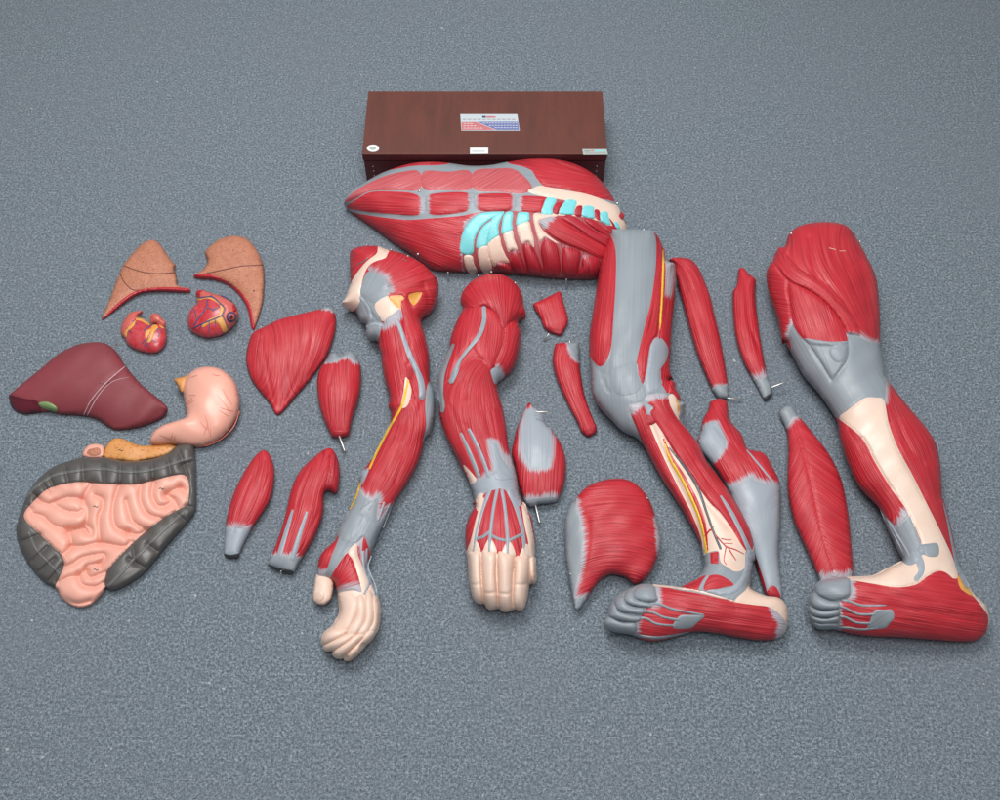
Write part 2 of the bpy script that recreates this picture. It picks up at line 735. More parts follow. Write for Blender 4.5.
def plain_mat(key, base, var=None, rough=0.4, metallic=0.0, nscale=40.0, amt=0.5, speck=None, speck_scale=180.0, speck_lo=0.36,
              bump=0.12, coat=0.1, sss=0.0):
    m, nt, b = new_mat(key)
    geo = nd(nt, 'ShaderNodeTexCoord')
    n1 = noise(nt, geo.outputs['Object'], nscale, 4.0, 0.6)
    var = var or tuple(0.72 * c for c in base)
    col = mixc(nt, mapr(nt, n1, 0.35, 0.72, 0, amt), base, var)
    if speck:
        n2 = noise(nt, geo.outputs['Object'], speck_scale, 2.0, 0.5)
        col = mixc(nt, mapr(nt, n2, speck_lo, speck_lo - 0.06, 0, 0.85), col, speck)
    nt.links.new(col, b.inputs['Base Color'])
    b.inputs['Metallic'].default_value = metallic
    nt.links.new(mapr(nt, n1, 0.3, 0.7, max(rough - 0.06, 0.05), rough + 0.1), b.inputs['Roughness'])
    b.inputs['Coat Weight'].default_value = coat
    b.inputs['Coat Roughness'].default_value = 0.3
    if sss:
        b.inputs['Subsurface Weight'].default_value = sss
        b.inputs['Subsurface Radius'].default_value = (0.006, 0.003, 0.002)
    bp = nd(nt, 'ShaderNodeBump', i_Strength=bump, i_Distance=0.002)
    n3 = noise(nt, geo.outputs['Object'], nscale * 4, 3.0)
    nt.links.new(n3, bp.inputs['Height'])
    nt.links.new(bp.outputs[0], b.inputs['Normal'])
    M[key] = m
    return m


def carpet_mat():
    m, nt, b = new_mat('carpet')
    geo = nd(nt, 'ShaderNodeTexCoord')
    o = geo.outputs['Object']
    n1 = noise(nt, o, 235.0, 3.0, 0.75)
    n2 = noise(nt, o, 520.0, 2.0, 0.6)
    n3 = noise(nt, o, 3.0, 3.0, 0.5)
    s = math_(nt, 'ADD', math_(nt, 'MULTIPLY', n1, 0.6), math_(nt, 'MULTIPLY', n2, 0.4))
    cr = nt.nodes.new('ShaderNodeValToRGB')
    e = cr.color_ramp.elements
    e[0].position, e[0].color = 0.375, CARPET[0]
    e[1].position, e[1].color = 0.625, CARPET[2]
    k = cr.color_ramp.elements.new(0.5)
    k.color = CARPET[1]
    nt.links.new(s, cr.inputs[0])
    n4 = noise(nt, o, 60.0, 2.0, 0.5)
    col = mixc(nt, mapr(nt, n4, 0.4, 0.7, 0, 0.4), cr.outputs[0], (0.115, 0.15, 0.18))
    col = mixc(nt, mapr(nt, n3, 0.35, 0.7, 0, 0.3), col, (0.19, 0.205, 0.25))
    lint = noise(nt, o, 95.0, 1.0, 0.4)
    col = mixc(nt, mapr(nt, lint, 0.785, 0.80, 0, 0.7), col, (0.55, 0.56, 0.56))
    nt.links.new(col, b.inputs['Base Color'])
    b.inputs['Roughness'].default_value = 0.95
    b.inputs['Specular IOR Level'].default_value = 0.15
    b.inputs['Sheen Weight'].default_value = 0.15
    bp = nd(nt, 'ShaderNodeBump', i_Strength=0.9, i_Distance=0.004)
    nt.links.new(s, bp.inputs['Height'])
    nt.links.new(bp.outputs[0], b.inputs['Normal'])
    M['carpet'] = m
    return m


def wood_mat(key, a, c, rough=0.42):
    m, nt, b = new_mat(key)
    geo = nd(nt, 'ShaderNodeTexCoord')
    mp = nd(nt, 'ShaderNodeMapping')
    mp.inputs['Scale'].default_value = (22, 5, 5)
    nt.links.new(geo.outputs['Object'], mp.inputs[0])
    n1 = noise(nt, mp.outputs[0], 1.6, 5.0, 0.65)
    mp2 = nd(nt, 'ShaderNodeMapping')
    mp2.inputs['Scale'].default_value = (320, 9, 9)
    nt.links.new(geo.outputs['Object'], mp2.inputs[0])
    n2 = noise(nt, mp2.outputs[0], 1.0, 3.0, 0.6)
    n3 = noise(nt, geo.outputs['Object'], 9.0, 2.0)
    col = mixc(nt, mapr(nt, n1, 0.35, 0.7), a, c)
    col = mixc(nt, mapr(nt, n2, 0.5, 0.7, 0, 0.2), col, tuple(0.5 * q for q in a))
    col = mixc(nt, mapr(nt, n3, 0.4, 0.7, 0, 0.35), col, tuple(1.2 * q for q in c))
    nt.links.new(col, b.inputs['Base Color'])
    nt.links.new(mapr(nt, n1, 0.3, 0.7, rough - 0.05, rough + 0.1), b.inputs['Roughness'])
    M[key] = m
    return m
# ------------------------------------------------------------------ paints and surfaces
CARPET = [(0.050, 0.064, 0.080, 1), (0.168, 0.208, 0.242, 1), (0.40, 0.455, 0.52, 1)]
carpet_mat()
TEN = (0.36, 0.42, 0.48)
FEA = (0.44, 0.41, 0.46)
fibre_mat('muscle', (0.54, 0.024, 0.038), (0.66, 0.11, 0.12), (0.27, 0.006, 0.016), FEA)
fibre_mat('muscle_fine', (0.55, 0.026, 0.041), (0.67, 0.13, 0.14), (0.28, 0.007, 0.018), FEA, freq=0.95, bump=0.6)
fibre_mat('muscle_pale', (0.56, 0.105, 0.12), (0.62, 0.31, 0.33), (0.38, 0.035, 0.05), FEA, freq=0.9, bump=0.45)
fibre_mat('muscle_dark', (0.46, 0.017, 0.034), (0.55, 0.09, 0.11), (0.19, 0.005, 0.012), (0.42, 0.26, 0.30), freq=0.9, bump=0.5)
fibre_mat('tendon', (0.285, 0.325, 0.36), (0.36, 0.40, 0.435), (0.21, 0.245, 0.28), TEN, freq=0.55, bump=0.22, contrast=0.5, rough=0.42)
fibre_mat('tendon_pale', (0.34, 0.385, 0.44), (0.43, 0.475, 0.53), (0.26, 0.295, 0.34), TEN, freq=0.6, bump=0.22, contrast=0.5, rough=0.42)
plain_mat('cream', (0.84, 0.66, 0.56), (0.76, 0.52, 0.40), 0.38, nscale=18, amt=0.6)
plain_mat('skin', (0.83, 0.63, 0.53), (0.75, 0.49, 0.38), 0.4, nscale=22, amt=0.6, sss=0.1)
plain_mat('nail', (0.82, 0.60, 0.50), None, 0.25)
plain_mat('tan', (0.60, 0.36, 0.19), (0.78, 0.56, 0.42), 0.4, nscale=30)
plain_mat('cyan', (0.19, 0.69, 0.73), (0.28, 0.66, 0.69), 0.35, nscale=50)
plain_mat('yellow', (0.84, 0.50, 0.03), (0.80, 0.62, 0.10), 0.35, nscale=60)
plain_mat('fat', (0.74, 0.33, 0.06), (0.82, 0.52, 0.20), 0.38, nscale=90)
plain_mat('artery', (0.52, 0.02, 0.03), None, 0.35)
plain_mat('vein', (0.05, 0.07, 0.16), (0.12, 0.11, 0.24), 0.35)
plain_mat('vessel_grey', (0.13, 0.15, 0.16), None, 0.4)
plain_mat('lung', (0.57, 0.235, 0.14), (0.45, 0.16, 0.095), 0.55, nscale=90, amt=0.8, speck=(0.26, 0.09, 0.06), speck_scale=620, speck_lo=0.45, bump=0.5, coat=0)
plain_mat('lung_rim', (0.50, 0.022, 0.035), None, 0.35)
plain_mat('lung_fissure', (0.16, 0.045, 0.03), None, 0.6)
plain_mat('liver', (0.25, 0.042, 0.054), (0.20, 0.034, 0.044), 0.56, nscale=14, amt=0.7, speck=(0.12, 0.02, 0.03), speck_scale=38, speck_lo=0.30, bump=0.15, coat=0)
plain_mat('liver_edge', (0.13, 0.012, 0.025), None, 0.4)
plain_mat('ligament', (0.54, 0.36, 0.38), None, 0.4)
plain_mat('gallbladder', (0.17, 0.27, 0.10), (0.3, 0.36, 0.2), 0.35)
plain_mat('stomach', (0.86, 0.44, 0.34), (0.82, 0.37, 0.29), 0.34, nscale=14, amt=0.6, sss=0.05)
plain_mat('stomach_vein', (0.72, 0.22, 0.17), None, 0.4)
plain_mat('orange', (0.70, 0.32, 0.10), (0.60, 0.23, 0.06), 0.45, nscale=110, speck=(0.5, 0.15, 0.03), speck_scale=240, speck_lo=0.42, bump=0.35)
plain_mat('bowel', (0.84, 0.43, 0.34), (0.76, 0.31, 0.24), 0.44, nscale=16, amt=0.5, sss=0.05)
plain_mat('colon', (0.100, 0.093, 0.088), (0.07, 0.067, 0.066), 0.42, nscale=40, speck=(0.35, 0.27, 0.04), speck_scale=70, speck_lo=0.285, bump=0.2)
plain_mat('colon_band', (0.16, 0.16, 0.16), None, 0.4)
plain_mat('heart', (0.55, 0.025, 0.035), (0.62, 0.12, 0.14), 0.26, nscale=70, amt=0.8, coat=0.35)
plain_mat('atrium', (0.66, 0.15, 0.12), (0.55, 0.08, 0.08), 0.35, nscale=60)
plain_mat('hole', (0.10, 0.012, 0.012), None, 0.6)
plain_mat('blue', (0.045, 0.07, 0.17), None, 0.35)
plain_mat('metal', (0.66, 0.66, 0.64), None, 0.4, metallic=1.0, coat=0)
plain_mat('ink', (0.05, 0.045, 0.05), None, 0.6)
plain_mat('dark_face', (0.05, 0.05, 0.055), None, 0.6)
plain_mat('paper', (0.80, 0.83, 0.84), (0.70, 0.78, 0.80), 0.4, nscale=90)
plain_mat('paper_label', (0.55, 0.60, 0.64), (0.46, 0.56, 0.60), 0.4, nscale=90)
plain_mat('paper_grey', (0.42, 0.45, 0.42), (0.36, 0.45, 0.42), 0.4, nscale=120)
plain_mat('print_red', (0.50, 0.10, 0.12), (0.62, 0.28, 0.28), 0.45, nscale=420, amt=1)
plain_mat('print_blue', (0.08, 0.11, 0.32), (0.26, 0.28, 0.5), 0.45, nscale=420, amt=1)
plain_mat('print_grey', (0.36, 0.34, 0.36), None, 0.5)
wood_mat('wood_top', (0.150, 0.047, 0.033), (0.095, 0.028, 0.020))
wood_mat('wood_front', (0.12, 0.022, 0.026), (0.09, 0.017, 0.02), 0.35)
wood_mat('wood_trim', (0.21, 0.085, 0.07), (0.17, 0.06, 0.05), 0.4)
MU, MF, MP, MD = M['muscle'], M['muscle_fine'], M['muscle_pale'], M['muscle_dark']
fibre_mat('intercostal', (0.40, 0.07, 0.085), (0.5, 0.16, 0.16), (0.16, 0.006, 0.012), FEA, freq=0.9, bump=0.4)
TE, TP, CR, SK = M['tendon'], M['tendon_pale'], M['cream'], M['skin']
LOOSE = 'loose muscle pieces laid out on the carpet'


def carpet():
    nx, ny = 60, 60
    V, F = [], []
    for j in range(ny + 1):
        for i in range(nx + 1):
            x, y = -4 + 8 * i / nx, -2.0 + 8 * j / ny
            V.append((x, y, 0.0))
    for j in range(ny):
        for i in range(nx):
            a = j * (nx + 1) + i
            F.append((a, a + 1, a + nx + 2, a + nx + 1))
    me = bpy.data.meshes.new('carpet')
    me.from_pydata(V, [], F)
    me.materials.append(M['carpet'])
    o = bpy.data.objects.new('carpet', me)
    o['kind'] = 'structure'
    o['label'] = 'grey blue flecked carpet floor'
    COL.objects.link(o)


# ------------------------------------------------------------------ wooden case
def box(name, mat, root, x0, x1, y0, y1, z0, z1, bev=0.0015):
    import bmesh
    bm = bmesh.new()
    bmesh.ops.create_cube(bm, size=1)
    off = np.array(root['_loc'])
    for v in bm.verts:
        v.co = Vector(((x0 if v.co.x < 0 else x1) - off[0], (y0 if v.co.y < 0 else y1) - off[1], (z0 if v.co.z < 0 else z1) - off[2]))
    if bev:
        bmesh.ops.bevel(bm, geom=bm.edges[:], offset=bev, segments=2, affect='EDGES')
    me = bpy.data.meshes.new(name)
    bm.to_mesh(me)
    bm.free()
    me.materials.append(mat)
    o = bpy.data.objects.new(name, me)
    COL.objects.link(o)
    o.parent = root
    o['_loc'] = root['_loc']
    return o


def wooden_case():
    H = 0.078
    a = at_height([(362.0, 153), (607.5, 155.0), (367, 91)], H)
    y0, y1 = float(a[0][1] + a[1][1]) / 2, float(a[2][1])
    x0, x1 = float(a[0][0]), float(a[1][0])
    t = thing('wooden_case', 'dark reddish brown wooden storage case lying flat behind the torso', 'case', [(363, 92), (607, 177)])
    t.location = ((x0 + x1) / 2, (y0 + y1) / 2, 0)
    t['_loc'] = [float(q) for q in t.location]
    th = 0.012
    box('front_panel', M['wood_front'], t, x0 + 0.0015, x1 - 0.0015, y0 + 0.0015, y0 + 0.0015 + th, 0.0005, H - 0.0178)
    box('back_panel', M['wood_front'], t, x0 + 0.0015, x1 - 0.0015, y1 - 0.004 - th, y1 - 0.004, 0.0005, H - 0.0178)
    box('side_panel', M['wood_front'], t, x0 + 0.0015, x0 + 0.0015 + th, y0 + 0.0165, y1 - 0.0165, 0.0005, H - 0.0178)
    box('side_panel', M['wood_front'], t, x1 - 0.0015 - th, x1 - 0.0015, y0 + 0.0165, y1 - 0.0165, 0.0005, H - 0.0178)
    frame = box('lid_frame', M['wood_front'], t, x0, x1, y0, y1, H - 0.0175, H - 0.0016, 0.001)
    lid = box('lid_panel', M['wood_top'], t, x0, x1, y0, y1, H - 0.0015, H, 0.0004)
    box('edge_trim', M['wood_trim'], lid, x0 + 0.001, x1 - 0.001, y0 - 0.0010, y0 + 0.0012, H - 0.0022, H + 0.0005, 0.0004)
    for sx in (x0 + 0.018, x1 - 0.018):
        for zz in (0.018, 0.031, 0.044):
            rod(t, 'screw', M['metal'], (sx, y0 + 0.0005, zz), (sx, y0 + 0.0026, zz), 0.0016)

    def patch(name, mat, par, px, z, h=0.0006, straight=True):
        out = straight_closed(px, 1.2) if straight else smooth_closed(px, 0.7)
        v, tri = flat_mesh(out, [], 2.0)
        bnd, be = boundary_verts(tri, len(v))
        top, bot = at_height(v, z + h), at_height(v, z - 0.0001)
        bot[:, :2] = top[:, :2]
        n = len(v)
        F = [tuple(q) for q in tri] + [tuple(q[::-1] + n) for q in tri]
        for i, c in be:
            F += [(c, i, i + n, c + n)]
        return link_mesh(name, np.vstack([top, bot]), F, mat, par, smooth=False)
    q = Z(455, 108, 14.2857)
    pl = patch('paper_label', M['paper_label'], lid, q(75, 88, 890, 88, 925, 322, 92, 322), H)
    patch('printed_panel', M['print_red'], pl, q(92, 200, 300, 196, 575, 312, 98, 314), H + 0.0006, 0.0002)
    patch('printed_panel', M['print_blue'], pl, q(318, 194, 902, 194, 915, 312, 592, 312), H + 0.0006, 0.0002)
    patch('printed_title', M['blue'], pl, q(388, 112, 440, 112, 440, 140, 390, 140), H + 0.0006, 0.0002)
    patch('printed_title', M['print_red'], pl, q(446, 114, 580, 118, 582, 138, 446, 140), H + 0.0006, 0.0002)
    for k in range(11):
        xx = 110 + k * 70
        patch('printed_line', M['print_grey'], pl, q(xx, 156, xx + 52, 156, xx + 52, 168, xx, 168), H + 0.0006, 0.0002)
    for k in range(6):
        for j in range(3):
            xx, yy = 120 + k * 48, 216 + j * 34
            if xx + 60 < 250 + (yy - 196) * 2.2:
                patch('printed_line', M['paper'], pl, q(xx, yy, xx + 36, yy, xx + 36, yy + 6, xx, yy + 6), H + 0.0008, 0.0002)
    for k in range(12):
        for j in range(3):
            xx, yy = 400 + k * 42, 210 + j * 34
            if xx > 350 + (yy - 196) * 2.4 and xx < 880:
                patch('printed_line', M['paper'], pl, q(xx, yy, xx + 30, yy, xx + 30, yy + 6, xx, yy + 6), H + 0.0008, 0.0002)
    w = Z(460, 140, 25)
    s2 = patch('white_sticker', M['paper'], lid, w(250, 195, 705, 195, 705, 345, 250, 350), H)
    patch('printed_line', M['print_grey'], s2, w(300, 274, 620, 274, 620, 292, 300, 292), H + 0.0006, 0.0002)
    g = Z(570, 140, 20)
    s3 = patch('grey_sticker', M['paper_grey'], lid, g(245, 185, 735, 185, 760, 295, 265, 298), H)
    patch('printed_line', M['print_red'], s3, g(400, 205, 480, 205, 482, 222, 402, 222), H + 0.0006, 0.0002)
    patch('printed_line', M['vessel_grey'], s3, g(290, 220, 390, 220, 392, 232, 290, 232), H + 0.0006, 0.0002)
    patch('printed_line', M['cyan'], s3, g(490, 208, 690, 205, 700, 228, 495, 230), H + 0.0006, 0.0002)
    patch('printed_line', M['print_grey'], s3, g(300, 258, 720, 255, 722, 268, 300, 270), H + 0.0006, 0.0002)
    c = Z(360, 140, 20)
    ring = [(260 + 122 * math.cos(i * math.pi / 8), 166 + 72 * math.sin(i * math.pi / 8)) for i in range(16)]
    rs = patch('round_sticker', M['paper'], lid, c(*[k for p in ring for k in p]), H, straight=False)
    ring = [(258 + 68 * math.cos(i * math.pi / 8), 168 + 32 * math.sin(i * math.pi / 8)) for i in range(16)]
    patch('printed_emblem', M['paper_grey'], rs, c(*[k for p in ring for k in p]), H + 0.0006, 0.0002, straight=False)


# ------------------------------------------------------------------ torso
def torso():
    T, T2 = Z(340, 90, 3.3333), Z(480, 180, 6.25)
    out = T(18, 392, 15, 368, 34, 338, 82, 308, 150, 272, 240, 244, 330, 240, 430, 252, 500, 250, 560, 239, 640, 229, 720, 231, 790, 249,
            850, 284, 892, 330, 918, 372, 938, 405, 955, 445, 958, 480, 940, 540, 905, 595, 860, 630, 780, 632, 700, 628, 600, 616,
            480, 608, 380, 607, 310, 600, 270, 574, 230, 545, 180, 512, 120, 466, 60, 426)
    t = thing('torso_model', 'red muscular chest and belly front with cyan rib ends lying before the wooden case', 'anatomical model', out)
    band = T(20, 395, 210, 424, 300, 419, 420, 410, 470, 404, 545, 402)
    regs = [
        R('oblique_muscle', MF, T(20, 400, 60, 412, 210, 432, 300, 428, 400, 420, 450, 410, 470, 409, 430, 440, 405, 490, 408, 545, 425, 605,
                                  380, 625, 300, 615, 250, 575, 170, 520, 100, 465, 40, 425), 1.5, ('fan', T(-350, 300)[0]),
          [(T(420, 440, 470, 409, 700, 400, 950, 640, 420, 640, 405, 520), 4)]),
        R('rib_cage', M['intercostal'], T(470, 408, 545, 400, 590, 404, 640, 404, 668, 408, 680, 362, 720, 360, 800, 385, 850, 400, 900, 440, 960, 445, 990, 520, 900, 650, 600, 640,
                            427, 612, 408, 545, 405, 490, 430, 440), 0, ('dir', 75)),
        R('oblique_muscle', MF, T(150, 268, 240, 240, 330, 236, 370, 242, 330, 250, 250, 252, 190, 262), 1.0),
        R('pectoral_muscle', MF, T(652, 290, 638, 268, 606, 254, 570, 246, 560, 236, 640, 222, 720, 224, 800, 244, 870, 288, 912, 350, 918, 372, 890, 366, 850, 358, 790, 341, 725, 327, 680, 320, 660, 300), 3.0,
          ('fan', T(990, 330)[0])),
        R('abdominal_muscle', MP, T(16, 374, 36, 348, 85, 316, 140, 290, 200, 274, 263, 271, 266, 331, 190, 335, 100, 338, 50, 364), 1.4, ('dir', -18)),
        R('abdominal_muscle', MP, T(278, 272, 360, 272, 433, 270, 436, 331, 350, 334, 280, 330), 1.4, ('dir', -25)),
        R('abdominal_muscle', MP, T(447, 271, 520, 261, 578, 263, 616, 290, 640, 325, 610, 345, 530, 340, 449, 332), 1.6, ('dir', -30)),
        R('abdominal_muscle', MF, T(22, 390, 60, 362, 105, 340, 190, 339, 248, 346, 274, 368, 274, 402, 252, 418, 150, 412, 60, 402), 2.2, ('dir', 3),
          [(T(276, 340, 300, 340, 300, 420, 276, 420), 6)]),
        R('abdominal_muscle', MF, T(296, 350, 360, 341, 424, 343, 434, 365, 430, 397, 400, 409, 320, 417, 293, 405, 290, 372), 2.2, ('dir', 2),
          [(T(280, 340, 290, 345, 290, 415, 280, 415), 6), (T(436, 340, 450, 340, 450, 410, 436, 410), 6)]),
        R('abdominal_muscle', MF, T(455, 350, 520, 344, 573, 348, 582, 374, 570, 399, 500, 405, 460, 398, 450, 375), 2.2, ('dir', 2),
          [(T(435, 340, 450, 345, 450, 405, 435, 405), 6), (T(584, 340, 600, 350, 596, 410, 580, 405), 6)]),
        R('abdominal_muscle', MF, T(602, 355, 660, 354, 688, 360, 680, 385, 668, 407, 607, 403, 597, 380), 1.6, ('dir', 4),
          [(T(580, 345, 596, 350, 596, 410, 580, 405), 6)]),
        R('breastbone', CR, T2(300, 72, 340, 48, 372, 36, 440, 47, 540, 67, 640, 82, 740, 112, 820, 147, 858, 160, 878, 195, 876, 225, 925, 290, 960, 330,
                               880, 310, 820, 270, 760, 232, 700, 190, 610, 150, 500, 122, 400, 106), 1.6),
        R('rib_cartilage', CR, T2(380, 216, 450, 190, 500, 150, 600, 150, 720, 185, 800, 235, 860, 280, 915, 310, 930, 330, 870, 312, 810, 292, 760, 262, 700, 245, 620, 228, 500, 222), 1.0),
    ]
    b = blob(t, out, R('abdominal_sheath', TE, out, 0, ('dir', 5)), regs, lift=0.72, down=0.5, tilt=0.75, ss=2.0, lump=0.8,
             grooves=[(T2(0, 190, 100, 196, 380, 205), 0.8, 1.2)])
    cyan = [T(405, 545, 403, 500, 415, 465, 440, 430, 475, 408, 540, 403, 543, 412, 505, 430, 470, 460, 450, 500, 443, 548),
            T(452, 530, 454, 492, 472, 457, 500, 435, 540, 410, 546, 414, 520, 440, 502, 468, 492, 500, 486, 522),
            T2(50, 392, 55, 290, 85, 230, 140, 195, 149, 205, 125, 260, 115, 300, 118, 345, 85, 372),
            T2(138, 336, 138, 270, 150, 220, 170, 199, 202, 200, 206, 225, 200, 270, 201, 312),
            T2(230, 282, 232, 225, 245, 203, 302, 202, 308, 225, 303, 257),
            T2(385, 212, 395, 160, 420, 111, 470, 114, 476, 135, 455, 175, 449, 215),
            T2(495, 210, 505, 170, 545, 124, 600, 129, 601, 155, 590, 190, 586, 216),
            T2(637, 224, 640, 180, 660, 159, 706, 165, 713, 185, 712, 242),
            T2(755, 257, 750, 210, 765, 197, 796, 200, 806, 235, 816, 282),
            T2(848, 292, 838, 262, 855, 261, 878, 300, 872, 312)]
    for i, c in enumerate(cyan):
        m = np.mean(c, 0)
        if i < 2:
            c = [(m[0] + (q[0] - m[0]) * (0.94 if i else 0.96) + (0.5 if i else -0.6), m[1] + (q[1] - m[1]) * 0.97) for q in c]
        over(b, 'cartilage', M['cyan'], c, 1.1, flat=True)
    for c in [T(413, 556, 440, 553, 447, 580, 458, 606, 428, 608), T2(-8, 424, 46, 411, 56, 470, 76, 545, 60, 585, 20, 580, -10, 500), T2(52, 394, 118, 348, 135, 410, 160, 470, 182, 515, 130, 515, 90, 540, 75, 520, 58, 470),
              T2(147, 338, 201, 314, 214, 370, 236, 435, 200, 436, 178, 450, 162, 410), T2(232, 284, 303, 259, 320, 310, 336, 370, 335, 420, 300, 384, 265, 402, 248, 370),
              T2(334, 215, 400, 213, 480, 222, 440, 240, 372, 258, 385, 305, 430, 350, 490, 395, 450, 385, 410, 358, 376, 385, 352, 330)]:
        over(b, 'rib', CR, c, 1.5, flat=True)
    for c in [T2(452, 200, 468, 150, 500, 139, 522, 145, 500, 175, 490, 212), T2(590, 215, 604, 166, 636, 160, 640, 185, 632, 228),
              T2(716, 230, 718, 185, 745, 190, 752, 225, 756, 256), T2(808, 240, 830, 262, 858, 304, 838, 300)]:
        over(b, 'rib_muscle', MD, c, 1.0, flat=True)
    ser = [T2(98, 520, 130, 511, 178, 532, 212, 585, 150, 582, 112, 560), T2(180, 500, 195, 450, 225, 436, 255, 460, 290, 555, 305, 590, 235, 592, 196, 550),
           T2(262, 430, 275, 396, 300, 385, 335, 420, 372, 500, 395, 586, 310, 586, 280, 510), T2(375, 440, 385, 390, 410, 356, 450, 370, 485, 410, 502, 480, 502, 592, 405, 598, 390, 530),
           T2(512, 425, 525, 405, 600, 430, 633, 450, 626, 530, 602, 608, 520, 594, 507, 520), T2(640, 470, 700, 475, 752, 495, 752, 598, 612, 608, 630, 540)]
    for i, c in enumerate(ser):
        c0 = np.mean(c, 0)
        top = min(c, key=lambda q: q[1])
        c = [(c0[0] + (q[0] - c0[0]) * 0.93, c0[1] + (q[1] - c0[1]) * 0.97) for q in c]
        over(b, 'serratus_muscle', MD, c, 6.0, fib=('dir', 80), tens=[([(top[0] - 5, top[1] - 8), (top[0] + 5, top[1] - 8), (top[0] + 4, top[1] - 2), (top[0] - 4, top[1] - 2)], 9)])
    over(b, 'pectoral_slip', MD, T2(505, 240, 530, 222, 570, 220, 640, 260, 740, 330, 800, 350, 800, 420, 770, 412, 690, 370, 600, 300), 3.0, fib=('dir', 32))
    over(b, 'pectoral_slip', MD, T2(650, 250, 670, 238, 710, 248, 780, 305, 815, 350, 810, 380, 760, 335, 690, 290), 3.0, fib=('dir', 38))
    over(b, 'pectoral_slip', MD, T2(770, 292, 800, 284, 850, 294, 850, 330, 810, 330), 1.5, fib=('dir', 38))
    over(b, 'pectoral_slip', MU, T2(368, 260, 395, 232, 450, 225, 520, 250, 640, 330, 775, 408, 790, 450, 762, 492, 660, 450, 560, 412, 480, 376, 410, 320), 4.5, fib=('dir', 28),
         tens=[(T2(350, 240, 400, 225, 450, 225, 380, 300), 8)])
    over(b, 'collar_muscle', MU, T2(868, 225, 885, 200, 902, 220, 892, 250), 3)
    for q in (T(260, 547), T(505, 606), T(822, 618), T(925, 378), T(265, 337)):
        stud(b, q[0], 1.6)
    for a, c, zz in ((T(360, 607)[0], T(360, 634)[0], 0.02), (T(755, 630)[0], T(755, 662)[0], 0.02)):
        pin(t, a, zz, c, 0.001, 0.0017)
    return b


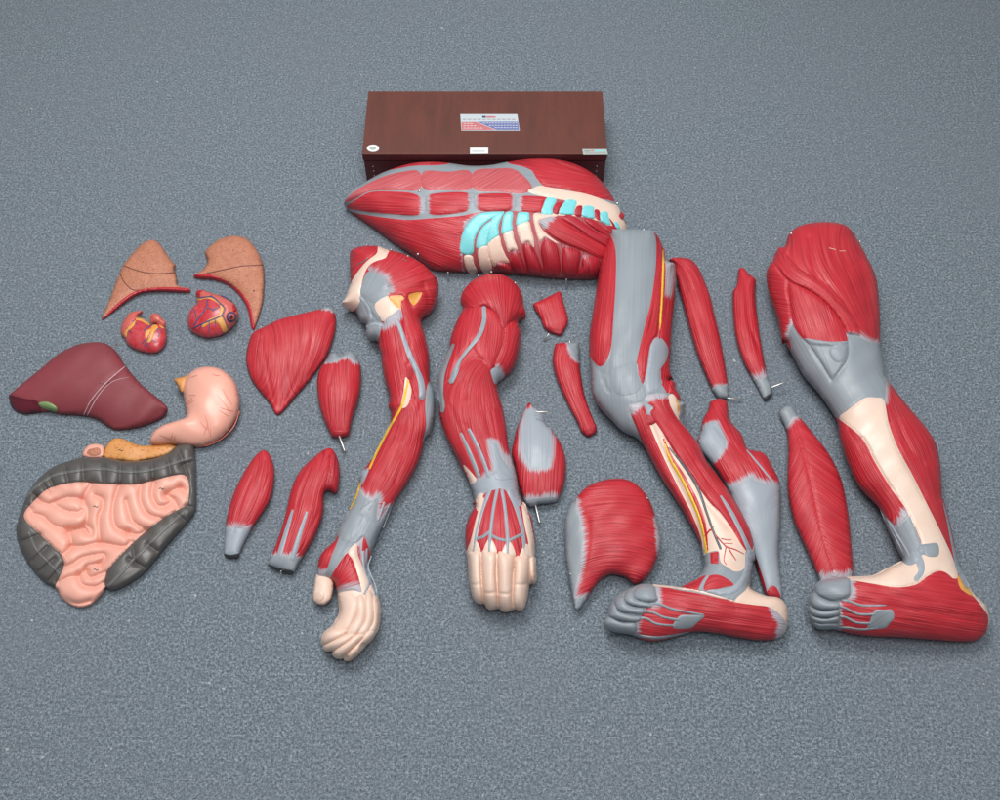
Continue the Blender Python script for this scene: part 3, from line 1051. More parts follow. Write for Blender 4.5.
# ------------------------------------------------------------------ organs
def organs():
    Lz = Z(90, 225, 5.263)
    # lungs
    for name, lab, out, rim, fis in (
        ('lung_model', 'orange brown lung half with two creases and a point at lower left', Lz(62, 496, 100, 400, 160, 240, 190, 190, 260, 110, 310, 81, 350, 85, 390, 130, 430, 190, 452, 212, 445, 235, 458, 285, 462, 318,
                  516, 334, 516, 354, 400, 350, 320, 352, 250, 367, 180, 412, 110, 466),
         Lz(62, 497, 120, 436, 200, 370, 280, 338, 400, 327, 516, 334, 517, 355, 400, 351, 320, 353, 250, 369, 180, 414, 110, 468),
         [Lz(178, 214, 260, 243, 350, 256, 450, 250), Lz(160, 262, 180, 300, 220, 338, 275, 344)]),
        ('lung_model', 'orange brown lung half with one crease and a notched left edge', Lz(556, 262, 600, 230, 617, 190, 604, 150, 622, 120, 680, 76, 750, 58, 820, 70, 870, 120, 905, 190, 918, 280, 910, 400, 890, 480, 865, 545, 852, 535,
                  832, 445, 798, 382, 740, 322, 660, 288, 560, 278),
         Lz(555, 258, 640, 262, 720, 298, 790, 348, 840, 416, 858, 490, 870, 546, 850, 540, 830, 447, 796, 384, 738, 325, 660, 291, 556, 281),
         [Lz(600, 258, 700, 236, 800, 216, 912, 210)])):
        t = thing(name, lab, 'model lung', out, 'lungs')
        b = blob(t, out, R('lung_surface', M['lung'], out), lift=0.62, cap=15, down=0.35, tilt=0.5, ss=1.7, lump=0.7)
        over(b, 'cut_rim', M['lung_rim'], rim, 2.2, ss=1.2)
        for f in fis:
            line(b, 'fissure', M['lung_fissure'], f, 0.9, 0.2)
        if len(fis) == 1:
            stud(b, Lz(862, 346)[0], 0.9, 'ink_mark', M['lung_fissure'])
            stud(b, Lz(753, 133)[0], 0.6, 'ink_mark', M['lung_fissure'])
    # heart, the small half
    H = Z(110, 300, 14.2857)
    out = H(150, 440, 165, 360, 215, 260, 290, 180, 380, 160, 440, 152, 472, 172, 460, 205, 400, 250, 470, 265, 575, 340, 600, 350, 680, 330, 780, 380, 808, 470, 812, 560,
            780, 660, 700, 745, 600, 765, 480, 750, 340, 705, 250, 640, 210, 560, 160, 500)
    t = thing('heart_model', 'red heart half with two salmon lobes on top and a yellow middle stripe', 'model heart', out, 'hearts')
    regs = [R('atrium', M['atrium'], H(148, 440, 165, 360, 215, 255, 290, 170, 380, 150, 440, 142, 480, 172, 460, 215, 380, 255, 330, 300, 250, 400, 205, 470, 190, 560, 150, 520), 1.5),
            R('fat_band', M['fat'], H(395, 248, 470, 262, 590, 345, 560, 362, 440, 300, 370, 285), 0.6)]
    b = blob(t, out, R('ventricle', M['heart'], out), regs, lift=0.85, down=0.5, tilt=0.6, ss=1.2, lump=0.4)
    over(b, 'fat_band', M['fat'], H(200, 500, 220, 440, 340, 300, 365, 320, 310, 400, 250, 450, 235, 530), 0.6, ss=0.9)
    over(b, 'fat_band', M['fat'], H(600, 370, 650, 350, 690, 390, 640, 450, 600, 560, 560, 610, 530, 600, 570, 500), 0.7, ss=0.9)
    over(b, 'fat_band', M['fat'], H(520, 440, 590, 410, 560, 480, 510, 560, 500, 500), 0.5, ss=0.9)
    over(b, 'fat_band', M['fat'], H(690, 345, 780, 400, 740, 400), 0.4, ss=0.9)
    over(b, 'atrium', M['atrium'], H(572, 240, 590, 205, 640, 190, 700, 210, 760, 280, 800, 320, 785, 385, 740, 375, 650, 335, 590, 340, 572, 290), 6.0, ss=1.0)
    for pl in (H(690, 335, 640, 350, 610, 390, 600, 460, 560, 560, 545, 640, 555, 690), H(240, 400, 290, 450, 310, 470), H(320, 290, 380, 350), H(600, 350, 520, 400, 480, 440)):
        line(b, 'coronary_vein', M['vein'], pl, 1.15)
    for pl in (H(650, 400, 700, 480, 690, 520), H(500, 560, 460, 620), H(580, 560, 650, 600), H(630, 420, 690, 410, 740, 450), H(570, 540, 510, 590, 500, 660)):
        line(b, 'coronary_vein', M['vein'], pl, 0.85)
    # heart, the whole one
    H = Z(180, 280, 12.314)
    out = H(92, 500, 110, 410, 150, 340, 205, 290, 205, 220, 198, 180, 235, 130, 270, 122, 400, 165, 500, 195, 640, 265, 690, 330, 720, 400, 720, 450, 690, 520, 660, 570, 570, 650,
            480, 695, 350, 718, 240, 695, 160, 650, 110, 590)
    t = thing('heart_model', 'red heart with blue veins and an open blue rimmed vessel at right', 'model heart', out, 'hearts')
    regs = [R('atrium', M['atrium'], H(205, 225, 240, 120, 400, 160, 520, 200, 640, 260, 720, 330, 740, 450, 690, 540, 600, 625, 580, 600, 540, 500, 520, 430, 555, 350, 490, 280, 400, 225, 330, 212), 1.5),
            R('fat_band', M['fat'], H(205, 225, 330, 212, 400, 225, 490, 280, 540, 350, 520, 430, 560, 520, 590, 610, 540, 645, 490, 560, 440, 520, 360, 540, 290, 580, 270, 560, 350, 490, 440, 450, 490, 400, 490, 320, 430, 260, 330, 225, 230, 250), 0.7)]
    b = blob(t, out, R('ventricle', M['heart'], out), regs, lift=0.95, down=0.6, tilt=0.7, ss=1.2, lump=0.4)
    over(b, 'great_vessel', M['lung_rim'], H(195, 215, 200, 150, 235, 122, 280, 130, 250, 170, 235, 220), 2.0, ss=1.0)
    over(b, 'great_vessel', M['lung_rim'], H(645, 320, 665, 300, 700, 345, 690, 390, 650, 380), 2.0, ss=1.0)
    ring = [(632 + 66 * math.cos(a), 455 + 66 * math.sin(a)) for a in np.linspace(0, 2 * math.pi, 14, endpoint=False)]
    v = over(b, 'vessel_rim', M['blue'], H(*[k for p in ring for k in p]), 3.0, ss=0.9, flat=True)
    ring = [(640 + 40 * math.cos(a), 455 + 42 * math.sin(a)) for a in np.linspace(0, 2 * math.pi, 12, endpoint=False)]
    w = over(v, 'vessel_opening', M['atrium'], H(*[k for p in ring for k in p]), 0.7, ss=0.9, flat=True, parent=v.obj)
    ring = [(630 + 22 * math.cos(a), 455 + 30 * math.sin(a)) for a in np.linspace(0, 2 * math.pi, 10, endpoint=False)]
    over(w, 'vessel_hollow', M['hole'], H(*[k for p in ring for k in p]), 0.4, ss=0.9, flat=True, parent=v.obj)
    for pl, wd in ((H(235, 222, 330, 208, 400, 210, 490, 285, 545, 350, 515, 430, 440, 470, 340, 510, 250, 550, 150, 600), 1.3), (H(515, 430, 560, 520, 590, 600), 0.9),
                   (H(355, 500, 360, 580, 355, 650), 0.9), (H(430, 480, 440, 570), 0.9), (H(270, 545, 230, 620), 0.7), (H(380, 180, 400, 210), 0.8),
                   (H(335, 240, 325, 330, 280, 410, 220, 480, 170, 560), 1.3), (H(325, 340, 400, 360, 460, 350), 0.9), (H(160, 350, 190, 410, 200, 480), 0.9), (H(490, 290, 470, 340, 400, 380), 0.8)):
        line(b, 'coronary_vein', M['vein'], pl, wd * 1.0)
    over(b, 'vein_trunk', M['blue'], H(500, 193, 560, 205, 640, 258, 660, 290, 640, 275, 560, 225), 2.0, ss=0.9)
    # liver
    V = Z(0, 330, 4)
    out = V(35, 268, 55, 243, 150, 165, 240, 92, 320, 56, 400, 49, 440, 64, 472, 95, 500, 140, 560, 212, 640, 280, 670, 312, 664, 338, 630, 364, 560, 390, 470, 401, 430, 386, 390, 360,
            330, 344, 250, 340, 200, 328, 155, 332, 90, 336, 52, 314)
    t = thing('liver_model', 'large dark maroon liver with a green gallbladder and white ligament lines', 'model liver', out)
    regs = [R('cut_face', M['liver_edge'], V(30, 262, 60, 266, 100, 275, 152, 288, 162, 334, 90, 342, 45, 316), -1.5)]
    b = blob(t, out, R('liver_surface', M['liver'], out), regs, lift=0.55, cap=34, down=0.6, tilt=0.8, ss=2.2, lump=1.6,
             grooves=[(V(505, 140, 430, 205, 370, 270, 338, 345), 1.5, 1.6)])
    over(b, 'gallbladder', M['gallbladder'], V(154, 292, 190, 287, 226, 308, 224, 329, 185, 318, 160, 306), 2.2, ss=1.2)
    line(b, 'ligament', M['ligament'], V(500, 145, 420, 215, 365, 280, 334, 340), 0.9, 0.25)
    line(b, 'ligament', M['ligament'], V(515, 188, 450, 207, 395, 260, 348, 342), [0.3, 0.5, 0.8, 0.8], 0.25)
    line(b, 'ligament', M['liver_edge'], V(440, 210, 395, 214), 0.6)
    pin(t, V(455, 68)[0], 0.03, V(468, 55)[0], 0.02, 0.0013)
    # stomach
    out = V(600, 440, 612, 410, 650, 382, 715, 360, 745, 343, 737, 285, 732, 235, 750, 182, 790, 153, 840, 147, 890, 160, 938, 205, 958, 275, 952, 335, 920, 395, 872, 440, 800, 467, 730, 465, 680, 456, 640, 462, 605, 456)
    t = thing('stomach_model', 'pale pink J shaped stomach with an orange stub at its upper left', 'model stomach', out)
    b = blob(t, out, R('stomach_wall', M['stomach'], out), lift=0.85, down=0.7, tilt=0.8, ss=2.0, lump=1.2)
    ex = V(696, 197, 730, 188, 762, 178, 750, 215, 735, 245, 724, 250, 712, 225)
    blob(t, ex, R('gullet_stub', M['orange'], ex), lift=0.8, down=0.7, tilt=0.5, z0=0.018, ss=1.5)
    line(b, 'cut_edge', M['stomach_vein'], V(957, 325, 935, 385, 890, 432, 840, 458, 790, 468), 1.1, 0.4)
    for pl in ([770, 270, 745, 290], [775, 282, 745, 300], [785, 262, 755, 262], [890, 235, 930, 300], [870, 260, 925, 330], [880, 310, 935, 325], [875, 320, 915, 345],
               [820, 340, 835, 415], [800, 365, 835, 400], [830, 380, 815, 420], [840, 390, 840, 430], [690, 410, 680, 440], [640, 420, 690, 445], [700, 420, 695, 450], [760, 190, 790, 180], [850, 175, 880, 182]):
        p = V(*pl)
        mid = ((p[0][0] + p[1][0]) / 2 + rng.uniform(-0.8, 0.8), (p[0][1] + p[1][1]) / 2 + rng.uniform(-0.8, 0.8))
        line(b, 'stomach_vein', M['stomach_vein'], [p[0], mid, p[1]], [0.3, 0.7, 0.3], 0.2)
    # intestines
    I = Z(0, 430, 4.21)
    out = I(68, 430, 72, 395, 92, 330, 125, 252, 172, 195, 230, 152, 300, 127, 355, 113, 400, 118, 440, 115, 520, 130, 580, 130, 650, 120, 710, 95, 748, 66, 800, 60, 818, 80, 824, 130, 826, 260, 825, 330, 808, 368,
            760, 425, 700, 492, 620, 592, 560, 640, 500, 672, 468, 678, 445, 668, 432, 690, 380, 738, 320, 746, 262, 712, 236, 668, 185, 640, 125, 572, 84, 495)
    t = thing('intestine_model', 'pink coiled bowel framed by a dark grey colon at the left edge', 'model intestines', out)
    pink = I(103, 350, 150, 292, 210, 245, 320, 220, 430, 226, 560, 230, 640, 214, 740, 190, 782, 194, 795, 230, 794, 280, 780, 318, 700, 362, 620, 422, 552, 482, 490, 545, 452, 592, 440, 640, 442, 680, 400, 735,
             320, 752, 255, 720, 232, 665, 268, 580, 262, 530, 222, 490, 150, 422, 112, 385)
    folds = [(150, 292, 200, 310, 235, 300, 290, 283, 350, 292), (140, 352, 180, 362, 215, 395, 260, 412, 330, 415, 362, 385, 368, 330, 350, 290, 385, 225), (235, 318, 280, 340, 330, 345, 345, 335),
             (400, 275, 430, 290, 430, 330, 415, 375, 420, 475), (355, 410, 360, 425, 380, 440, 385, 420, 365, 400), (500, 235, 480, 300, 475, 360, 490, 410, 540, 430), (530, 295, 545, 350, 560, 385, 610, 420),
             (595, 225, 590, 290, 620, 350, 680, 372), (650, 215, 640, 270, 660, 315, 690, 320, 720, 300, 700, 270, 760, 240), (700, 270, 730, 290, 745, 320), (290, 425, 300, 460, 300, 490, 270, 520),
             (285, 430, 340, 410, 360, 420), (300, 490, 350, 488, 420, 475, 520, 490, 550, 470), (275, 575, 310, 560, 350, 535, 430, 520, 440, 540, 420, 570), (415, 560, 370, 570, 360, 590, 380, 620, 440, 600),
             (330, 610, 345, 650, 400, 660, 440, 640), (245, 640, 290, 620, 330, 612, 365, 590), (540, 430, 580, 440, 620, 420), (760, 240, 780, 260), (265, 715, 320, 730, 380, 720)]
    gr = [(I(*f), 7.0, 3.3, 1) for f in folds]
    pouch = [(160, 200, 205, 262), (198, 172, 225, 240), (268, 132, 290, 225), (347, 112, 352, 222), (437, 112, 440, 222), (508, 126, 505, 230), (570, 126, 572, 232), (640, 118, 645, 215), (700, 95, 722, 195), (745, 65, 790, 195), (765, 150, 825, 130),
             (130, 260, 165, 290), (105, 310, 130, 330), (90, 470, 170, 440), (130, 555, 200, 490), (160, 600, 230, 540), (785, 320, 826, 330), (740, 350, 790, 390), (620, 480, 660, 510), (540, 540, 610, 580), (560, 490, 570, 560), (200, 640, 262, 570)]
    gr += [(I(*f), 5.0, 2.4, 1) for f in pouch]
    regs = [R('small_bowel', M['bowel'], pink, 3.0)]
    b = blob(t, out, R('colon', M['colon'], out, 3.5), regs, lift=0.6, cap=13, down=0.45, tilt=0.9, ss=1.25, lump=0.8, grooves=gr)
    for pl, w in ((I(110, 280, 160, 232, 230, 190, 300, 176, 380, 165, 440, 165, 520, 176, 600, 175, 680, 158, 740, 138, 810, 118), 3.0), (I(120, 430, 150, 500, 190, 545, 245, 600), 2.6),
                  (I(770, 350, 700, 410, 620, 490, 540, 570, 455, 660), 3.2)):
        line(b, 'colon_band', M['colon_band'], pl, w, 0.9)
    D = I(440, 118, 438, 92, 455, 55, 480, 36, 515, 36, 560, 55, 600, 66, 650, 62, 700, 54, 735, 62, 742, 75, 690, 110, 600, 128, 560, 135, 500, 128)
    blob(t, D, R('pancreas', M['orange'], D), lift=0.5, cap=5, down=0.3, tilt=0.2, z0=0.0, ss=1.6)
    q = I(350, 112, 350, 90, 372, 64, 405, 58, 436, 66, 440, 90, 432, 116, 390, 122)
    qb = blob(t, q, R('duodenum_end', M['stomach'], q), lift=0.9, cap=6, down=0.5, tilt=0.4, z0=0.0, ss=1.3)
    over(qb, 'duodenum_opening', M['lung'], I(366, 98, 375, 82, 410, 74, 425, 84, 418, 104, 385, 108), 0.5, ss=1.0, parent=qb.parts['duodenum_end'])
    for x, y in ((508, 86), (402, 322), (404, 588), (680, 247)):
        line(b if y > 120 else b, 'ink_mark', M['ink'], I(x - 10, y, x - 3, y - 3, x + 3, y + 3, x + 10, y - 1), 0.8, 0.3)


# ------------------------------------------------------------------ loose muscles
def loose():
    G = LOOSE
    A = Z(230, 300, 5)
    out = A(80, 280, 100, 190, 125, 155, 170, 135, 250, 96, 380, 62, 480, 40, 500, 40, 525, 70, 530, 120, 518, 190, 480, 290, 400, 400, 330, 482, 262, 560, 238, 576, 222, 560, 200, 520, 120, 420, 88, 345)
    t = thing('fan_muscle', 'broad red fan shaped muscle tapering downward to a point', 'model muscle', out, G)
    b = blob(t, out, R('muscle_belly', MU, out, 0, ('axis', A(240, 570, 280, 300, 330, 60), 42), [(A(380, 20, 520, 20, 528, 52, 480, 46), 4)]), lift=0.5, down=0.5, tilt=0.8, ss=1.8, lump=1.0,
             grooves=[(A(160, 190, 180, 330, 225, 530), 1.0, 1.6), (A(300, 140, 290, 300, 245, 540), 0.8, 1.5), (A(430, 90, 380, 290, 270, 530), 1.0, 1.6), (A(500, 120, 440, 300, 300, 510), 0.7, 1.5)])
    stud(b, A(460, 52)[0], 1.2)
    pin(t, A(155, 140)[0], 0.02, A(152, 118)[0], 0.018, 0.0012)
    out = A(435, 420, 448, 350, 482, 300, 500, 272, 525, 262, 552, 280, 570, 268, 592, 257, 618, 262, 636, 285, 652, 330, 656, 400, 642, 500, 612, 590, 598, 650, 590, 672, 548, 690, 510, 675, 470, 600, 445, 520)
    t = thing('upper_arm_muscle', 'red oval muscle with two grey humps on top and a metal pin below', 'model muscle', out, G)
    g1, g2 = A(480, 310, 498, 255, 535, 250, 556, 285, 530, 305), A(556, 285, 570, 255, 605, 245, 640, 290, 625, 305, 590, 282)
    b = blob(t, out, R('muscle_belly', MU, out, 0, ('axis', A(548, 690, 545, 480, 560, 280), 16), [(g1, 4), (g2, 6)]),
             [R('tendon', TE, g1, 0.8), R('tendon', TE, g2, 0.8)], lift=0.8, down=0.7, ss=1.7, grooves=[(A(545, 280, 515, 340, 500, 420), 1.2, 1.6)])
    over(b, 'cut_end', MD, A(500, 662, 520, 650, 590, 655, 592, 676, 545, 690, 512, 682), 1.2)
    pin(t, A(546, 680)[0], 0.014, A(574, 757)[0], 0.012, 0.0021)
    A = Z(210, 435, 5.324)
    out = A(75, 634, 78, 530, 92, 430, 122, 320, 180, 200, 240, 112, 288, 80, 322, 112, 342, 180, 340, 260, 318, 350, 270, 430, 205, 530, 168, 600, 155, 632, 148, 655, 100, 655)
    t = thing('leaf_muscle', 'small red leaf shaped muscle with one wide grey cut end', 'model muscle', out, G)
    gp = A(70, 640, 78, 505, 130, 497, 205, 512, 165, 600, 150, 632, 110, 640)
    b = blob(t, out, R('muscle_belly', MU, out, 0, ('axis', A(115, 640, 180, 400, 288, 80), 14), [(gp, 11)]), [R('tendon', TP, gp, 0.3, ('axis', A(115, 650, 145, 500), 14)),
             R('cut_face', M['dark_face'], A(72, 632, 110, 638, 158, 630, 150, 660, 95, 662))], lift=0.75, down=0.7, ss=1.6,
             grooves=[(A(290, 130, 200, 270, 150, 420, 125, 520), 0.9, 1.2), (A(320, 200, 260, 330, 200, 470), 0.6, 1.2)])
    out = A(310, 690, 340, 610, 380, 500, 402, 420, 432, 290, 480, 190, 560, 112, 610, 76, 650, 74, 680, 125, 692, 200, 685, 270, 676, 308, 668, 314, 625, 298, 606, 325, 602, 420, 562, 530, 500, 640, 470, 690, 440, 738, 380, 722)
    t = thing('forearm_muscle', 'red muscle with two grey tendon stripes and a stub at its upper right', 'model muscle', out, G)
    gp = A(305, 695, 330, 645, 450, 650, 495, 668, 470, 700, 440, 745, 380, 725)
    b = blob(t, out, R('muscle_belly', MU, out, 0, ('axis', A(390, 700, 470, 440, 600, 100), 16), [(gp, 7)]), [R('tendon', TE, gp, 0.3, ('dir', 100)),
             R('muscle_stub', MD, A(655, 110, 640, 180, 622, 296, 672, 318, 700, 200, 682, 120), 0.8, ('dir', 95))], lift=0.8, down=0.7, ss=1.6,
             grooves=[(A(645, 110, 635, 200, 612, 320), 1.6, 1.2), (A(560, 130, 480, 320, 460, 430), 0.7, 1.3), (A(600, 380, 520, 520, 480, 640), 0.7, 1.4)])
    line(b, 'tendon_strip', TP, A(440, 400, 410, 500, 368, 645), [2.2, 4.2, 4.8], 1.0)
    line(b, 'tendon_strip', TP, A(516, 410, 480, 520, 438, 660), [2.2, 4.2, 5.2], 1.0)
    over(b, 'cut_face', M['dark_face'], A(308, 690, 380, 712, 440, 722, 436, 742, 380, 728, 322, 704), 0.4)
    pin(t, A(378, 722)[0], 0.014, A(380, 758)[0], 0.001, 0.0014)
    A = Z(520, 280, 5)
    out = A(64, 126, 100, 104, 150, 80, 200, 58, 215, 100, 238, 180, 240, 215, 222, 250, 200, 278, 130, 250, 100, 190)
    t = thing('wedge_muscle', 'smallest red wedge of muscle with a pin at each end', 'model muscle', out, G)
    b = blob(t, out, R('muscle_belly', MU, out, 0, ('dir', 75)), [R('cut_face', MD, A(120, 236, 150, 240, 200, 248, 225, 245, 200, 282, 130, 256), -0.5, ('dir', 10))], lift=0.75, cap=9, down=0.8, ss=1.5)
    pin(t, A(112, 82)[0], 0.016, A(100, 62)[0], 0.012, 0.0014)
    pin(t, A(146, 266)[0], 0.012, A(120, 306)[0], 0.002, 0.0014)
    out = A(178, 318, 178, 318, 240, 311, 297, 316, 297, 316, 299, 360, 298, 410, 306, 480, 322, 570, 352, 660, 384, 736, 384, 736, 378, 766, 340, 784, 310, 764, 310, 764, 280, 700, 248, 640, 215, 570, 185, 500, 163, 420, 166, 360)
    t = thing('strap_muscle', 'narrow red muscle with a grey corner at the top beside the grey knee', 'model muscle', out, G)
    gp = A(240, 308, 300, 312, 300, 405, 268, 385, 250, 350)
    b = blob(t, out, R('muscle_belly', MU, out, 0, ('axis', A(235, 320, 240, 500, 345, 770), 11), [(gp, 5)]), [R('tendon', TE, gp, 0.5), R('cut_end', MD, A(300, 756, 340, 748, 385, 730, 380, 772, 340, 788), -0.3)],
             lift=0.75, down=0.8, ss=1.6)
    pin(t, A(248, 316)[0], 0.02, A(250, 294)[0], 0.02, 0.0014)
    A = Z(500, 400, 6.154)
    out = A(72, 330, 85, 250, 108, 160, 150, 60, 172, 22, 185, 15, 198, 32, 230, 62, 262, 90, 285, 150, 330, 200, 375, 270, 402, 350, 406, 420, 392, 530, 352, 622, 352, 622, 330, 634, 250, 642, 190, 657, 157, 642, 157, 642, 120, 540, 95, 420)
    t = thing('pear_muscle', 'red pear shaped muscle with a large grey oval patch and a pin below', 'model muscle', out, G)
    gp = A(165, 70, 210, 55, 250, 90, 290, 150, 316, 220, 316, 330, 300, 405, 240, 420, 190, 415, 150, 365, 135, 300, 140, 190)
    gb = A(150, 655, 160, 618, 240, 605, 345, 600, 350, 632, 250, 645)
    b = blob(t, out, R('muscle_belly', MU, out, 0, ('dir', 93), [(gp, 8), (gb, 9)]), [R('tendon', TP, gp, -0.5, ('dir', 90)), R('tendon', TE, gb, 0.2, ('dir', 90))], lift=0.7, down=0.7, ss=1.7)
    pin(t, A(218, 645)[0], 0.012, A(244, 757)[0], 0.012, 0.0021)
    pin(t, A(215, 74)[0], 0.045, A(298, 74)[0], 0.045, 0.0015)
    A = Z(550, 460, 5)
    out = A(74, 400, 74, 310, 92, 240, 130, 190, 190, 130, 280, 98, 370, 95, 430, 120, 470, 160, 500, 205, 530, 290, 552, 380, 550, 450, 510, 550, 470, 600, 430, 622, 408, 610, 380, 588, 330, 574, 290, 576, 240, 612, 185, 690, 136, 756, 118, 710, 96, 600, 80, 490)
    t = thing('buttock_muscle', 'large arched red buttock muscle with a grey left edge between calf and foot', 'model muscle', out, G)
    gp = A(60, 420, 70, 290, 125, 190, 135, 250, 158, 350, 160, 430, 150, 540, 130, 620, 120, 690, 150, 690, 180, 690, 136, 770, 100, 700)
    b = blob(t, out, R('muscle_belly', MU, out, 0, ('ring', A(330, 930)[0]), [(gp, 9), (A(530, 290, 565, 300, 570, 470, 545, 470), 5)]),
             [R('tendon', TE, gp, 0.5, ('dir', -70))], lift=0.62, cap=44, down=0.85, tilt=1.0, ss=1.9, lump=1.2,
             grooves=[(A(190, 300, 190, 420, 170, 560), 1.2, 3.0)])
    stud(b, A(102, 570)[0], 1.3)
    stud(b, A(487, 190)[0], 1.3)
    A = Z(660, 240, 4.444)
    out = A(40, 92, 65, 78, 130, 84, 160, 108, 182, 145, 220, 240, 242, 330, 266, 430, 290, 560, 302, 650, 302, 700, 272, 706, 246, 690, 220, 640, 170, 520, 130, 390, 95, 262, 72, 170, 62, 120)
    t = thing('long_thigh_muscle', 'long red muscle with a hooked top beside the left thigh and a short grey end', 'model muscle', out, G)
    gp = A(236, 660, 262, 652, 302, 652, 305, 705, 272, 710, 240, 692)
    b = blob(t, out, R('muscle_belly', MU, out, 0, ('axis', A(50, 88, 130, 170, 200, 400, 285, 690), 9), [(gp, 6)]), [R('tendon', TE, gp, 0.2)], lift=0.85, down=0.85, ss=1.7,
             grooves=[(A(55, 100, 90, 140, 120, 220), 1.3, 1.6), (A(150, 220, 200, 400, 255, 600), 0.7, 1.5)])
    pin(t, A(298, 702)[0], 0.01, A(366, 710)[0], 0.006, 0.0014)
    out = A(322, 240, 332, 215, 342, 195, 348, 135, 358, 124, 374, 126, 400, 155, 426, 176, 424, 230, 428, 300, 445, 430, 468, 560, 482, 618, 496, 650, 496, 690, 470, 716, 448, 685, 424, 640, 370, 540, 336, 430, 324, 320)
    t = thing('long_thigh_muscle', 'long red muscle with a frayed top and a bright pin at its grey end', 'model muscle', out, G)
    gp = A(415, 632, 450, 618, 480, 608, 500, 650, 500, 692, 470, 722)
    b = blob(t, out, R('muscle_belly', MU, out, 0, ('axis', A(365, 130, 360, 350, 400, 520, 478, 690), 8), [(gp, 14)]), [R('tendon', TE, gp, 0.2)], lift=0.85, down=0.85, ss=1.6,
             grooves=[(A(380, 150, 385, 250, 400, 380, 440, 480), 1.8, 1.8)])
    pin(t, A(494, 656)[0], 0.016, A(562, 630)[0], 0.022, 0.0017)
    over(b, 'cut_face', M['dark_face'], A(470, 716, 462, 700, 494, 682, 498, 692), 0.3, ss=0.8)
    # calf
    A = Z(700, 390, 3.636)
    out = A(-8, 200, 0, 160, 10, 110, 30, 70, 36, 45, 52, 36, 72, 30, 98, 45, 102, 75, 110, 112, 150, 160, 166, 200, 178, 216, 232, 230, 264, 280, 292, 350, 292, 480, 286, 600, 300, 738, 292, 758, 245, 748, 222, 700, 200, 620, 175, 560, 145, 500, 110, 380, 50, 280)
    t = thing('calf_muscle', 'red calf muscle with a wide pale grey tendon partly under the left leg', 'model muscle', out, G)
    wt = A(100, 350, 140, 345, 190, 315, 200, 330, 280, 350, 295, 355, 298, 500, 290, 600, 305, 745, 285, 760, 272, 720, 240, 745, 235, 700, 205, 610, 170, 500, 130, 400)
    gp = A(0, 200, 20, 130, 60, 120, 95, 190, 70, 240, 45, 260)
    b = blob(t, out, R('muscle_belly', MU, out, 0, ('dir', 62), [(wt, 9), (gp, 6)]),
             [R('muscle_head', MF, A(172, 212, 232, 222, 275, 280, 302, 350, 290, 362, 240, 300, 195, 240), 1.5, ('dir', 55), [(wt, 9)]),
              R('tendon', TP, gp, 0.4, ('dir', 60)), R('heel_tendon', TP, wt, 0.6, ('axis', A(200, 320, 230, 500, 275, 740), 42)),
              R('deep_muscle', MD, A(170, 500, 205, 610, 235, 700, 245, 760, 200, 720, 150, 560), 0.4), R('muscle_tip', MU, A(240, 755, 255, 715, 278, 718, 292, 760), 0.3)],
             lift=0.8, down=0.6, tilt=0.3, ss=1.8, grooves=[(A(50, 130, 110, 190, 180, 260), 0.8, 1.6)])
    line(b, 'tendon_strip', TP, A(170, 218, 210, 265, 262, 330, 280, 352), [1.2, 1.8, 1.8, 1.4], 0.6)
    A = Z(770, 400, 4.2083)
    out = A(38, 58, 56, 30, 88, 25, 108, 48, 122, 68, 182, 140, 250, 230, 302, 340, 330, 480, 342, 600, 350, 740, 330, 790, 230, 790, 200, 735, 160, 645, 102, 515, 76, 400, 74, 280, 77, 200, 70, 130, 52, 90)
    t = thing('leaf_muscle', 'large red leaf shaped shin muscle with feathered fibres beside the right leg', 'model muscle', out, G)
    gp = A(30, 60, 52, 20, 92, 18, 120, 66, 95, 72, 66, 112)
    b = blob(t, out, R('muscle_belly', MF, out, 0, ('feather', A(95, 80, 140, 220, 180, 380, 220, 560, 270, 720), 1.2), [(gp, 8), (A(215, 800, 215, 745, 350, 735, 360, 800), 10)]), [R('tendon', TE, gp, 0.2)],
             lift=0.72, down=0.7, ss=1.9, grooves=[(A(95, 80, 140, 220, 180, 380, 220, 560, 270, 720), 1.3, 1.6)])


def fingers(b, lst, h, mat=None, joints=(), name='finger'):
    for f in lst:
        over(b, name, mat or SK, f, h, ss=1.3, sink=3)


